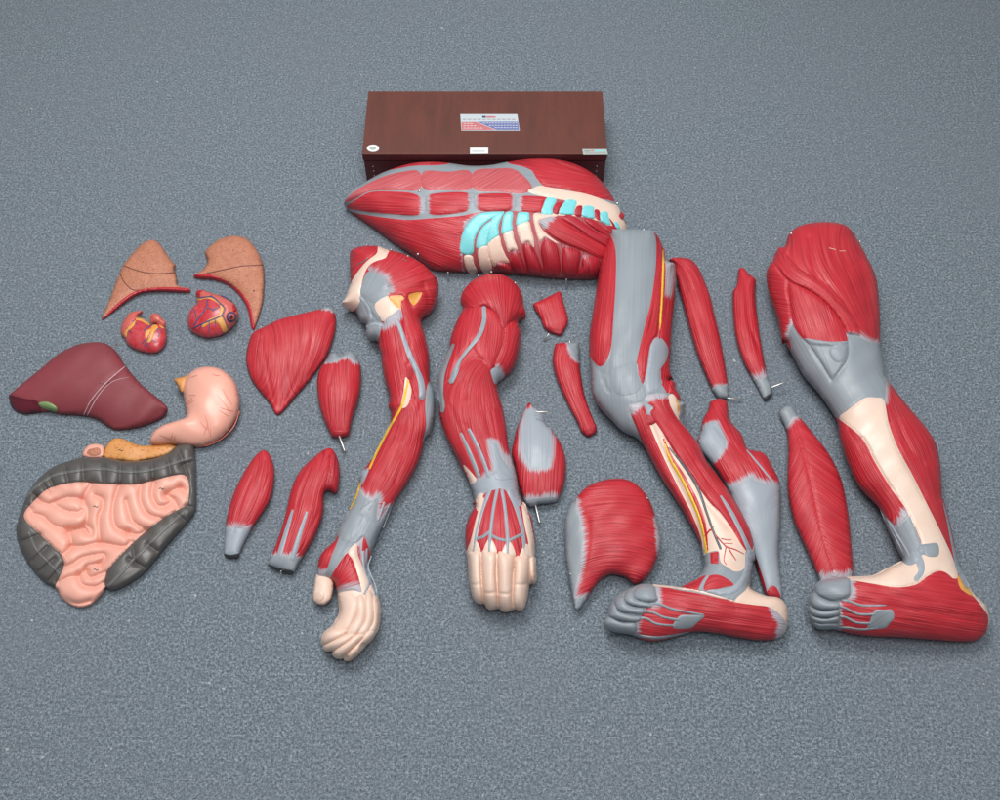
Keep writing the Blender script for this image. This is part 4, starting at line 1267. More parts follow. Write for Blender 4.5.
# ------------------------------------------------------------------ arms
def arm_a():
    S, E, W = Z(330, 235, 6.154), Z(310, 360, 6.154), Z(300, 480, 4.21)
    F_ = Z(390, 370, 7.273)
    out = S(122, 118, 150, 84, 200, 70, 290, 68, 350, 88, 450, 115, 560, 170, 635, 240, 668, 300, 660, 400, 620, 480, 562, 532, 585, 620, 605, 715) + \
        E(735, 0, 738, 130, 765, 200, 768, 330, 745, 440, 705, 492, 685, 580, 640, 685, 570, 800) + W(400, 90, 345, 200, 318, 262, 292, 330, 286, 375, 310, 440, 326, 480, 339, 540, 332, 610, 314, 660, 288, 690, 262, 698, 250, 732, 210, 762, 196, 746, 172, 755, 142, 744, 134, 720, 108, 722, 96, 700, 88, 682, 98, 645, 140, 605, 165, 560, 160, 500, 150, 455, 132, 425, 100, 418, 74, 412, 78, 340, 100, 298, 150, 250, 165, 200, 210, 120, 240, 40) + \
        E(300, 790, 312, 715, 350, 650, 400, 580, 455, 470, 490, 400, 500, 330, 480, 290, 490, 235, 462, 130, 440, 10) + S(320, 765, 300, 690, 292, 655, 240, 652, 222, 600, 222, 555, 188, 535, 163, 480, 115, 466, 74, 430, 92, 390, 122, 310, 126, 280)
    t = thing('arm_model', 'red muscled arm with a cream shoulder blade ridge and its thumb held apart', 'model arm', out, 'arms')
    wrist = W(245, 45, 265, 65, 300, 88, 330, 68, 322, 160, 340, 186, 372, 120, 380, 130, 325, 262, 300, 325, 292, 370, 275, 335, 262, 300, 270, 236, 235, 270, 190, 310, 150, 370, 122, 418, 104, 414, 130, 330, 162, 245, 165, 200, 200, 130)
    infra = S(238, 225, 330, 268, 365, 350, 345, 382, 270, 432, 190, 375, 200, 290)
    regs = [
        R('shoulder_muscle', MU, S(110, 120, 170, 70, 290, 60, 310, 86, 280, 118, 220, 160, 170, 222, 130, 290, 110, 300), 1.5, ('dir', -40)),
        R('scapula_ridge', CR, S(298, 66, 350, 84, 372, 120, 340, 142, 270, 166, 230, 202, 202, 270, 188, 350, 188, 400, 160, 455, 115, 472, 68, 430, 95, 375, 125, 300, 172, 225, 226, 162, 288, 112), 2.0),
        R('blade_muscle', MU, S(372, 95, 460, 112, 570, 165, 650, 240, 690, 310, 670, 410, 620, 490, 560, 545, 520, 500, 480, 430, 440, 370, 365, 350, 330, 270, 240, 222, 240, 196, 275, 166, 340, 142), 1.5, ('fan', S(120, 400)[0]), [(infra, 12)]),
        R('tendon', TE, infra, 0.5, ('fan', S(180, 420)[0])),
        R('shoulder_joint', TE, S(188, 376, 270, 432, 318, 530, 322, 570, 300, 640, 285, 665, 230, 665, 215, 560, 180, 540, 160, 480, 185, 410), 0.8, ('dir', 60)),
        R('bone', CR, S(275, 430, 350, 376, 372, 402, 440, 460, 390, 482, 330, 532, 310, 510), 0.5),
        R('yellow_fat', M['fat'], S(368, 378, 446, 374, 452, 402, 440, 455, 390, 422), -1.0),
        R('yellow_fat', M['fat'], S(484, 370, 566, 354, 516, 434), -1.2),
        R('triceps_muscle', MU, S(330, 535, 390, 482, 440, 465, 470, 640, 520, 800) + E(600, 20, 590, 110, 560, 260, 520, 300, 470, 300, 430, 0) + S(310, 760, 290, 660, 300, 640), 2.0, ('dir', 80), [(S(330, 535, 390, 470, 440, 455, 445, 485, 340, 560), 8)]),
        R('biceps_muscle', MU, S(440, 462, 445, 400, 490, 440, 560, 530, 600, 640, 615, 800) + E(750, 130, 700, 230, 620, 230, 600, 160, 640, 80, 610, 0) + S(480, 640), 2.0, ('dir', 75)),
        R('elbow_bone', CR, E(590, 105, 625, 185, 600, 280, 560, 290, 575, 200), -1.0),
        R('back_tendon', TE, F_(275, 100, 330, 100, 345, 300, 300, 440, 240, 520, 262, 400, 256, 250), 0.6, ('dir', 95)),
        R('thumb_muscle', MU, W(70, 420, 72, 340, 96, 294, 148, 246, 168, 232, 150, 285, 128, 345, 104, 414), 1.5, ('dir', 110), [(W(60, 425, 65, 385, 130, 385, 130, 425), 7)]),
        R('hand_muscle', MU, W(122, 420, 150, 372, 200, 308, 225, 345, 255, 420, 262, 472, 220, 465, 162, 478, 145, 450, 132, 428), 1.8, ('fan', W(130, 470)[0]), [(W(150, 480, 200, 455, 270, 440, 270, 480), 8)]),
        R('wrist_tendon', TE, wrist, 0.8, ('axis', W(290, 80, 230, 220, 115, 415), 14)),
        R('hand_muscle', MU, W(262, 300, 272, 240, 300, 330, 292, 375, 300, 440, 318, 478, 295, 470, 282, 410), 0.4, ('dir', 80)),
        R('hand', SK, W(160, 478, 220, 464, 262, 472, 300, 440, 335, 470, 350, 560, 335, 640, 260, 750, 200, 775, 130, 755, 80, 700, 85, 640, 140, 590, 150, 520), 0.0),
    ]
    b = blob(t, out, R('forearm_muscle', MU, out, 0, ('axis', E(600, 250, 560, 480) + W(300, 100), 14), [(wrist, 9)]), regs, lift=0.85, down=0.8, ss=2.0, lump=1.0, thick=26,
             grooves=[(S(560, 535, 610, 430, 575, 300), 2.0, 2.0), (S(480, 400, 520, 480, 565, 540), 1.8, 2.0), (E(560, 290, 480, 420, 390, 620, 350, 690), 2.0, 2.0), (E(640, 240, 560, 440, 470, 700), 1.0, 2.0),
                      (E(690, 250, 620, 480, 520, 760), 1.0, 1.8), (S(350, 330, 450, 330, 570, 330), 1.2, 2.0), (W(200, 130, 260, 142, 335, 178), 1.0, 1.2, 1), (W(168, 238, 190, 258, 236, 268), 1.0, 1.2, 1), (W(210, 240, 160, 330, 115, 415), 0.9, 1.2, 1), (W(290, 100, 250, 200, 215, 250), 0.8, 1.2, 1), (S(218, 556, 270, 540, 322, 548), 3.0, 2.0, 1), (S(200, 390, 235, 470, 290, 520, 318, 545), 1.6, 1.6, 1)])
    line(b, 'joint_rim', TP, S(188, 385, 226, 440, 246, 500, 236, 560), [3, 4, 4, 3], 1.4)
    line(b, 'joint_rim', TP, S(226, 562, 270, 548, 322, 556), [2.5, 3.5, 3], 1.2)
    line(b, 'tendon_strip', TP, S(398, 500, 430, 570, 462, 660, 490, 740) + E(655, 60, 680, 120, 690, 190, 688, 235), [3, 4, 4.5, 5, 5.5, 6, 6.5, 6], 1.4)
    line(b, 'nerve', M['yellow'], E(605, 125, 578, 240, 558, 295, 500, 395, 450, 490, 400, 590, 366, 668), [2, 2.6, 2.4, 2.2, 2.2, 2.2, 1.8], 0.9)
    line(b, 'nerve', M['yellow'], W(256, 10, 235, 70, 212, 122), [1.6, 2, 1.4], 0.9)
    over(b, 'tendon_strip', TP, E(312, 715, 325, 680, 362, 668, 345, 720, 315, 775), 0.8)
    over(b, 'wrist_band', TE, W(205, 128, 260, 140, 322, 165, 338, 190, 318, 250, 300, 262, 270, 238, 236, 262, 190, 255, 165, 238, 182, 175), 0.5, flat=True, fib=('dir', 115))
    over(b, 'hand_bone', CR, W(203, 303, 236, 268, 246, 320, 282, 410, 284, 448, 265, 478, 250, 420, 224, 342), 1.5)
    for pl, w in ((W(268, 300, 272, 370, 290, 430, 270, 480), 2.6), (W(282, 290, 282, 360, 300, 430, 316, 470, 312, 520), 2.0), (W(300, 320, 288, 370, 320, 455, 330, 540), 1.6), (W(355, 95, 330, 170), 2.4), (W(378, 100, 340, 200), 1.2), (W(395, 90, 350, 200), 1.0)):
        line(b, 'tendon_strip', TP, pl, w, 0.9)
    for pl in (W(320, 80, 290, 125), W(255, 120, 290, 95), W(225, 215, 195, 265), W(250, 225, 215, 280)):
        line(b, 'tendon_strip', TE, pl, [0.6, 1.4, 0.6] if len(pl) == 3 else 1.2, 0.7)
    phal = [(W(300, 500, 326, 488, 340, 545, 336, 600, 326, 640, 300, 655, 285, 630, 306, 590), W(285, 632, 322, 632, 312, 662, 285, 690, 250, 728, 206, 762, 184, 754, 200, 725, 250, 676)),
            (W(276, 480, 298, 466, 321, 520, 314, 585, 296, 640, 262, 668, 240, 640, 268, 590), W(236, 648, 288, 640, 264, 674, 226, 706, 172, 750, 144, 746, 138, 720, 190, 680)),
            (W(236, 498, 262, 484, 286, 528, 280, 585, 258, 630, 220, 664, 192, 640, 228, 580), W(186, 648, 246, 636, 222, 668, 190, 694, 140, 718, 108, 720, 98, 697, 150, 665)),
            (W(163, 484, 205, 474, 244, 500, 246, 545, 230, 592, 200, 640, 165, 652, 140, 632, 142, 600, 163, 560), W(120, 625, 150, 620, 205, 625, 192, 650, 155, 674, 106, 694, 88, 686, 94, 650))]
    for i, (p1, p2) in enumerate(phal):
        q = over(b, 'finger', SK, p1, 5.5, ss=1.3, sink=3)
        over(b, 'fingertip', SK, p2, 7.5, ss=1.3, sink=3, parent=q.obj)
    out2 = W(70, 396, 105, 396, 136, 408, 142, 445, 135, 492, 118, 515, 96, 526, 66, 518, 54, 495, 58, 455)
    b2 = blob(t, out2, R('thumb', SK, out2), lift=0.85, down=0.6, tilt=0.4, z0=0.010, ss=1.4, lump=0.3)
    over(b2, 'thumbnail', M['nail'], W(66, 478, 84, 468, 102, 478, 100, 500, 82, 512, 66, 500), 0.7, parent=b2.parts['thumb'], flat=True)
    for q in (S(228, 60), S(375, 90), S(480, 130), S(80, 412)):
        stud(b, q[0], 1.1)
    line(b, 'metal_hook', M['vessel_grey'], S(232, 140, 205, 165, 172, 178, 170, 192), 0.9, 0.8)
    line(b, 'metal_hook', M['vessel_grey'], S(450, 148, 470, 160), 0.9, 0.8)


def arm_b():
    D, E, W = Z(420, 265, 5.714), Z(430, 400, 6.154), Z(440, 470, 5.333)
    out = D(232, 225, 240, 160, 290, 98, 350, 64, 420, 50, 490, 64, 550, 110, 584, 170, 592, 235, 605, 275, 600, 312, 562, 325, 577, 400, 565, 500, 530, 600, 472, 652, 440, 690, 465, 790) + \
        E(452, 70, 470, 180, 482, 280, 506, 370, 535, 480, 550, 590, 580, 640, 612, 700) + W(490, 260, 508, 380, 506, 450, 515, 520, 512, 595, 492, 608, 478, 612, 465, 690, 442, 745, 400, 744, 352, 758, 314, 740, 268, 746, 235, 715, 200, 712,
        172, 675, 155, 590, 145, 480, 138, 430, 135, 330, 150, 262, 185, 195) + E(262, 640, 274, 615, 245, 520, 188, 400, 130, 290, 88, 200, 60, 100) + D(110, 760, 100, 660, 130, 560, 165, 480, 172, 430, 188, 375, 215, 310, 245, 250)
    t = thing('arm_model', 'red muscled arm with palm down, clenched fingers and four grey hand tendons', 'model arm', out, 'arms')
    band = E(240, 520, 330, 478, 400, 440, 470, 425, 515, 415, 540, 490, 560, 640, 520, 640, 460, 552, 380, 556, 330, 575, 265, 600)
    hm = W(120, 330, 150, 255, 205, 170, 270, 100, 350, 95, 430, 150, 495, 260, 515, 380, 512, 460, 400, 462, 300, 446, 130, 442)
    regs = [
        R('triceps_muscle', MU, D(475, 362, 560, 318, 590, 400, 575, 510, 540, 610, 470, 665, 420, 640, 412, 600, 440, 530, 468, 450), 2.0, ('axis', D(540, 320, 520, 480, 430, 640), 14), [(D(405, 590, 440, 590, 470, 640, 440, 690, 415, 650), 8)]),
        R('upper_muscle', MF, D(270, 235, 360, 235, 400, 250, 440, 285, 475, 350, 470, 450, 440, 530, 410, 610, 340, 520, 310, 470, 345, 380, 365, 300, 360, 245), 1.6, ('axis', D(400, 260, 420, 420, 405, 600), 12)),
        R('biceps_muscle', MF, D(200, 310, 250, 240, 355, 236, 360, 300, 340, 380, 300, 440, 240, 510, 205, 570, 170, 640, 130, 660, 150, 560, 190, 450, 185, 400), 1.8, ('dir', 100)),
        R('elbow_tendon', TP, D(405, 600, 440, 585, 470, 620, 465, 655, 430, 680, 412, 640), 0.3),
        R('back_hand_muscle', MU, hm, 0.4, ('fan', W(310, -60)[0])),
        R('wrist_band', TP, band, 0.8, ('dir', -14)),
        R('hand', SK, W(130, 443, 215, 438, 300, 445, 400, 462, 480, 470, 520, 470, 530, 600, 480, 640, 450, 770, 350, 780, 220, 750, 140, 640), 0.0),
    ]
    b = blob(t, out, R('forearm_muscle', MU, out, 0, ('axis', D(330, 560) + E(180, 60, 300, 300, 400, 480), 18), [(band, 7), (E(365, 250, 410, 260, 440, 330, 500, 440, 400, 440, 380, 340), 6), (E(460, 350, 520, 350, 520, 430, 490, 430), 7)]), regs,
             lift=0.85, down=0.8, ss=2.0, lump=1.0, thick=26,
             grooves=[(D(210, 600, 300, 540, 380, 560, 440, 690), 1.5, 2.4), (E(120, 30, 200, 220, 300, 460), 1.0, 1.8), (E(330, 60, 380, 240), 1.2, 2.0), (E(215, 150, 290, 300, 350, 450), 1.0, 1.5), (D(240, 650, 260, 760), 1.2, 1.5), (W(217, 442, 222, 560, 234, 712), 4.0, 1.8, 1), (W(303, 448, 303, 560, 312, 736), 4.0, 1.8, 1), (W(401, 464, 391, 560, 386, 740), 4.0, 1.8, 1), (W(482, 470, 480, 600), 4.0, 1.8, 1)])
    dl = D(232, 225, 240, 160, 290, 98, 350, 64, 420, 50, 490, 64, 550, 110, 584, 170, 592, 235, 600, 290, 560, 310, 520, 322, 474, 362, 440, 290, 400, 252, 362, 236, 270, 244)
    b2 = over(b, 'deltoid_muscle', MU, dl, 7, fib=('fan', D(490, 420)[0]), ss=1.7)
    for pl, w, h in ((D(365, 240, 367, 310, 346, 385, 310, 440, 260, 500, 222, 555, 202, 610, 176, 670), [4, 4.4, 4.4, 4, 3.4, 3.4, 6, 5], 1.6), (D(190, 455, 150, 550, 122, 640, 116, 740, 128, 800) + E(75, 70), [3, 5, 6, 6, 5, 4], 1.6)):
        line(b, 'tendon_strip', TE, pl, w, h, bias=1.0)
    line(b, 'tendon_strip', TE, E(190, 205, 250, 340, 300, 470), [2.5, 4, 4], 1.2)
    line(b, 'tendon_strip', TP, E(238, 180, 270, 240, 320, 350, 362, 470), [3.2, 3.6, 3.6, 4], 1.4)
    over(b, 'tendon_strip', TP, E(380, 275, 400, 262, 420, 300, 450, 370, 500, 430, 520, 480, 400, 480, 392, 370), 1.0)
    over(b, 'wrist_bone', CR, E(205, 400, 240, 430, 285, 490, 255, 515, 235, 480), 1.0)
    over(b, 'wrist_bone', CR, E(290, 590, 325, 575, 318, 640, 300, 690, 280, 650), 1.0)
    for pl, w in ((W(265, 108, 230, 200, 197, 320, 176, 440), [4.2, 3.2, 3.2, 3.6]), (W(305, 105, 286, 200, 271, 320, 262, 440), [3.2, 3.2, 3.4, 4]),
                  (W(330, 105, 346, 200, 359, 340, 361, 452), [3.2, 3.2, 3.6, 4.4]), (W(372, 105, 410, 205, 440, 320, 456, 466), [7, 4.6, 3.8, 4])):
        c = [pl[-1]]
        x, y = pl[-1]
        over(b, 'knuckle_bone', CR, [(x - 6, y), (x - 1, y - 13), (x + 4, y - 11), (x + 8, y + 1), (x + 1, y + 3)], 0.9)
        line(b, 'tendon_strip', TP, pl, w, 1.4)
    for pl in (W(195, 366, 230, 355, 268, 325), W(275, 348, 310, 366, 348, 374), W(370, 376, 400, 360, 438, 342)):
        line(b, 'tendon_strip', TE, pl, 3, 1.0)
    over(b, 'hand_bone', CR, W(436, 185, 456, 182, 485, 280, 506, 400, 500, 470, 478, 465, 470, 380, 452, 300), 1.2)
    over(b, 'hand_bone', CR, W(225, 150, 236, 165, 200, 290, 180, 400, 150, 440, 175, 330, 200, 230), 0.8)
    for n_, f in enumerate([W(145, 442, 180, 436, 216, 442, 222, 560, 232, 700, 210, 713, 180, 690, 160, 610, 150, 520), W(218, 440, 260, 434, 302, 446, 302, 560, 312, 700, 300, 734, 266, 746, 236, 712, 222, 600),
              W(304, 446, 350, 442, 402, 462, 392, 560, 386, 690, 386, 738, 352, 758, 314, 732, 304, 600), W(400, 466, 440, 460, 482, 472, 480, 580, 466, 690, 442, 744, 402, 742, 386, 690, 390, 560)]):
        xs = [q[0] for q in f]
        ys = [q[1] for q in f]
        yj = min(ys) + (0.60, 0.68, 0.66, 0.50)[n_] * (max(ys) - min(ys))
        xc = (min(xs) + max(xs)) / 2
        f = [(xc + (q[0] - xc) * 0.92, q[1]) for q in f]
        over(b, 'finger', SK, f, 6.5, ss=1.3, sink=3, grooves=[([(min(xs), yj + 1), ((min(xs) + max(xs)) / 2, yj + 2), (max(xs), yj)], 1.0, 1.5)])
    over(b, 'thumb', SK, W(480, 478, 508, 465, 514, 520, 512, 594, 494, 606, 480, 575), 3.5)
    for q in (D(335, 62), D(545, 102), D(408, 40)):
        stud(b, q[0], 1.2)


# ------------------------------------------------------------------ legs
def toes(b, lst, h):
    for f in lst:
        over(b, 'toe', TE, f, h, ss=1.3, sink=3, fib=('dir', 0))


def leg_a():
    A, K, C, Ft = Z(560, 220, 4), Z(580, 370, 8), Z(610, 380, 4.444), Z(590, 520, 4.762)
    out = A(203, 48, 230, 38, 275, 38, 330, 40, 372, 48, 395, 70, 412, 110, 428, 165, 460, 182, 459, 300, 446, 450, 440, 600, 455, 640) + \
        K(720, 75, 755, 100, 765, 140, 800, 210, 812, 260, 842, 275, 835, 350, 815, 410, 870, 490, 955, 600) + C(430, 360, 475, 420, 525, 490, 572, 565, 622, 665, 640, 740, 645, 800) + \
        Ft(778, 200, 768, 290, 765, 325, 830, 358, 900, 370, 936, 408, 945, 462, 930, 530, 888, 566, 800, 572, 700, 558, 600, 538, 500, 532, 420, 552, 340, 572, 270, 574, 200, 548, 110, 532, 68, 508, 66, 480, 86, 445, 92, 405,
           118, 368, 160, 338, 205, 318, 250, 304, 320, 308, 420, 318, 470, 300, 520, 265, 542, 225, 540, 170, 515, 90, 470, 10) + C(345, 620, 290, 530, 230, 440, 180, 350, 130, 268) + \
        K(340, 490, 250, 400, 170, 320, 110, 230, 90, 150, 85, 0) + A(118, 560, 117, 470, 130, 375, 145, 280, 165, 160, 192, 80)
    t = thing('leg_model', 'red leg with a broad grey thigh band and open calf showing a yellow nerve', 'model leg', out, 'legs')
    knee = K(85, -30, 120, -10, 210, 40, 250, 0, 440, -60, 470, 40, 500, 110, 530, 120, 530, 40, 560, -60, 640, -20, 650, 100, 690, 180, 640, 185, 560, 200, 530, 240, 460, 260, 400, 290, 400, 340, 430, 440, 470, 590, 420, 560, 340, 500, 240, 390, 100, 240)
    regs = [
        R('thigh_sheath', TE, A(190, 20, 400, 20, 420, 100, 400, 300, 350, 650, 280, 720, 190, 700, 170, 560, 200, 400, 205, 100), 0, ('dir', 92)),
        R('outer_thigh_muscle', MU, A(200, 60, 222, 120, 223, 250, 214, 390, 206, 500, 186, 564, 160, 586, 134, 566, 112, 530, 108, 470, 125, 375, 140, 280, 160, 160, 188, 75), 2.5, ('axis', A(195, 80, 165, 320, 160, 580), 10)),
        R('thigh_muscle', MU, A(372, 40, 400, 70, 416, 120, 408, 250, 398, 400, 390, 470, 362, 500, 346, 600, 332, 656, 318, 640, 304, 590, 312, 530, 335, 440, 364, 320, 382, 200, 385, 90), 1.5, ('axis', A(390, 60, 380, 300, 330, 640), 10)),
        R('hamstring_muscle', MU, A(416, 120, 430, 160, 470, 175, 466, 300, 452, 450, 444, 600, 462, 660, 500, 700) + K(770, 130, 730, 160, 690, 185, 650, 120) + A(410, 650, 398, 605, 424, 560, 432, 510, 398, 470, 404, 300), 1.6, ('dir', 96),
          [(A(430, 170, 462, 172, 455, 230, 435, 290), 10)]),
        R('knee_tendon', TE, knee, 0.8, ('dir', 85)),
        R('knee_pad', TP, A(368, 488, 400, 470, 432, 510, 426, 560, 402, 600, 402, 640) + K(650, 150, 560, 190, 530, 180, 520, 60, 545, -40), 2.0, ('dir', 95)),
        R('knee_bone', CR, K(705, 215, 735, 190, 775, 235, 800, 320, 790, 400, 750, 350, 715, 270), 0.3),
        R('calf_muscle', MU, K(660, 185, 705, 215, 720, 280, 775, 380, 850, 470, 965, 600) + C(440, 360, 485, 420, 535, 490, 585, 565, 640, 690, 625, 770, 590, 740, 540, 660, 490, 590, 440, 540, 360, 430, 290, 330, 235, 235, 180, 150) + K(590, 300, 520, 250, 545, 200), 2.2,
          ('axis', K(600, 190) + C(300, 230, 440, 430, 600, 720), 16), [(K(510, 260, 540, 170, 680, 170, 700, 200, 560, 215), 7)]),
        R('shin_muscle', MU, K(390, 300, 440, 270, 500, 270, 530, 340, 560, 450) + C(232, 330, 300, 470, 362, 590, 405, 705, 400, 760, 320, 640, 235, 470, 170, 350, 150, 300, 120, 220), 2.0, ('axis', K(450, 280) + C(200, 350, 395, 710), 12),
          [(K(380, 300, 440, 260, 500, 260, 420, 330), 7)]),
        R('ankle_tendon', TE, Ft(540, 175, 570, 153, 612, 150, 622, 200, 652, 222, 690, 245, 735, 228, 742, 150, 775, 150, 795, 220, 780, 300, 740, 335, 690, 388, 600, 358, 530, 342, 430, 330, 400, 322, 500, 280, 540, 230), 0.8, ('dir', -45)),
        R('heel', CR, Ft(690, 388, 740, 335, 770, 300, 840, 352, 910, 365, 945, 405, 960, 470, 940, 540, 890, 560, 930, 520, 925, 475, 862, 418, 780, 404), 1.0),
        R('sole_muscle', MU, Ft(300, 300, 400, 330, 520, 350, 690, 390, 780, 404, 862, 418, 924, 475, 930, 520, 890, 575, 800, 580, 600, 545, 500, 540, 340, 580, 190, 560, 205, 500, 230, 450, 270, 410, 300, 360), 1.0, ('dir', 8),
          [(Ft(300, 300, 320, 310, 325, 400, 290, 400), 8), (Ft(200, 480, 225, 480, 215, 560, 200, 560), 8), (Ft(915, 420, 960, 480, 930, 560, 900, 560), 7), (Ft(860, 400, 920, 430, 920, 490, 880, 460), 5)]),
        R('forefoot', TE, Ft(40, 500, 60, 440, 100, 370, 190, 315, 250, 295, 305, 305, 318, 350, 320, 385, 285, 400, 250, 450, 230, 470, 212, 500, 208, 560, 100, 550), 0.0, ('dir', 0)),
    ]
    regs.insert(0, R('shin_bone', CR, K(520, 400, 600, 400) + C(260, 230, 340, 330, 440, 440, 550, 560, 640, 700) + Ft(775, 150, 740, 245, 690, 265, 600, 240, 560, 210, 530, 160) + C(405, 700, 330, 580, 240, 440, 170, 300)))
    b = blob(t, out, R('leg_sheath', TE, out, 0, ('dir', 80)), regs, lift=0.85, down=0.8, ss=2.0, lump=1.0, thick=34,
             grooves=[(K(165, 20, 190, 100, 235, 175), 1.3, 1.4), (K(370, 60, 375, 180), 1.0, 4.0),
                      (C(260, 190, 350, 330, 450, 470, 560, 640), 0.9, 1.8), (C(380, 360, 450, 480), 0.9, 1.4), (C(185, 200, 240, 330, 310, 470, 370, 590, 405, 700), 1.6, 2.0), (C(240, 260, 330, 390, 430, 540, 530, 660), 1.8, 2.2),
                      (Ft(690, 395, 695, 420), 0.6, 1.0), (Ft(540, 470, 700, 480, 850, 500), 0.8, 2.5), (Ft(420, 330, 560, 350, 680, 392), 1.2, 1.5)])
    over(b, 'thigh_band', TE, A(203, 46, 230, 37, 330, 39, 374, 47, 384, 90, 382, 200, 364, 325, 334, 445, 312, 540, 304, 600, 325, 660, 300, 690, 240, 700, 205, 660, 198, 580, 206, 500, 216, 385, 223, 250, 223, 120), 1.6, ss=1.9, fib=('dir', 92))
    line(b, 'nerve', M['artery'], A(414, 116, 414, 200, 410, 300, 404, 400, 397, 475), [2.4, 4, 4, 3.2, 1.2], 0.8)
    line(b, 'nerve', M['yellow'], A(413, 120, 413, 200, 409, 300, 403, 400, 398, 462), [1.6, 2.8, 2.8, 2.2, 0.8], 1.6)
    over(b, 'tendon_strip', TE, K(775, 235, 812, 255, 842, 275, 835, 350, 815, 410, 790, 380, 800, 320), 1.2)
    over(b, 'yellow_fat', M['fat'], K(765, 235, 785, 240, 800, 320, 785, 330, 775, 280), 0.5)
    over(b, 'knee_bulb', MU, K(715, 90, 745, 88, 765, 120, 765, 150, 800, 210, 805, 260, 780, 235, 745, 190, 712, 180), 3.0)
    over(b, 'deep_muscle', MD, K(520, 370, 560, 360, 610, 410, 570, 440, 535, 430), 1.0)
    line(b, 'nerve', M['artery'], C(238, 262, 270, 345, 328, 440, 382, 545, 415, 640, 430, 760), [1.8, 4.4, 5.6, 5.6, 5.0, 3.2], 0.7)
    line(b, 'nerve', M['yellow'], C(240, 265, 265, 345, 320, 440, 371, 545, 406, 640, 430, 768), [1.2, 3.2, 3.8, 3.8, 3.4, 2.6], 1.3)
    line(b, 'blood_vessel', M['vessel_grey'], C(262, 300, 330, 385, 390, 480, 430, 590, 458, 670, 492, 750), [1.5, 2.6, 2.8, 2.6, 2.4, 2.6], 1.0)
    for pl, w in ((Ft(548, 78, 575, 46, 600, 74, 632, 110, 652, 128, 690, 140, 735, 162), [1.5, 1.6, 1.5, 1.4, 1.3, 1, 0.6]), (Ft(648, 128, 640, 170, 638, 195, 650, 212), [1.2, 1, 0.9, 0.6]), (Ft(660, 135, 680, 168, 697, 192), [1.2, 1, 0.6]),
                  (Ft(625, 88, 660, 95, 675, 92), [1, 0.8, 0.5]), (Ft(640, 110, 680, 112), [0.9, 0.5]), (Ft(575, 46, 590, 30), [1.2, 0.8])):
        line(b, 'artery', M['artery'], pl, w, 0.6)
    line(b, 'tendon_strip', TP, C(492, 515, 540, 590, 590, 690, 625, 770), [2, 4, 4, 5], 1.2)
    over(b, 'ankle_muscle', MU, Ft(572, 156, 612, 149, 612, 208, 574, 206), 0.8, straight=True, flat=True)
    over(b, 'ankle_muscle', MU, Ft(565, 268, 600, 260, 640, 272, 684, 306, 650, 318, 548, 335, 548, 300), 0.9)
    over(b, 'ankle_muscle', MU, Ft(430, 322, 490, 290, 552, 262, 540, 290, 515, 333, 470, 330), 0.9)
    line(b, 'tendon_strip', TP, Ft(560, 268, 535, 300, 522, 336), 3.4, 1.2)
    line(b, 'ankle_tendon', TP, Ft(755, 160, 752, 230, 720, 300, 660, 340, 560, 340), [5, 6, 7, 6, 4], 1.6)
    line(b, 'cream_edge', CR, Ft(302, 310, 420, 324, 530, 342, 690, 388), [2, 2, 2, 1.5], 0.8)
    toes(b, [Ft(66, 505, 74, 470, 100, 462, 150, 484, 216, 490, 211, 542, 130, 534, 74, 518), Ft(86, 440, 94, 410, 120, 398, 142, 434, 190, 450, 242, 460, 226, 486, 150, 482, 96, 465), Ft(114, 395, 124, 370, 160, 362, 178, 394, 210, 410, 258, 420, 252, 450, 190, 446, 130, 430),
             Ft(158, 365, 185, 330, 210, 342, 224, 374, 285, 394, 290, 416, 200, 408, 165, 388), Ft(204, 345, 228, 316, 260, 304, 302, 310, 316, 350, 321, 382, 260, 392, 214, 374)], 7.5)
    for pl, w in ((Ft(280, 398, 330, 400, 400, 425, 540, 452), [3, 2.4, 2.4, 2]), (Ft(245, 432, 300, 440, 350, 462, 430, 478), [3.4, 2.4, 2.4, 3]), (Ft(225, 465, 270, 470, 320, 495, 420, 505), [3.4, 2.4, 2.4, 2]), (Ft(205, 542, 260, 556, 340, 560, 470, 535), [2.4, 3, 3, 1.2])):
        line(b, 'sole_tendon', TE, pl, w, 1.6)
    over(b, 'sole_tendon', TE, Ft(425, 458, 480, 452, 545, 456, 510, 490, 475, 516, 395, 512), 0.9, flat=True)
    stud(b, A(335, 38)[0], 1.2)


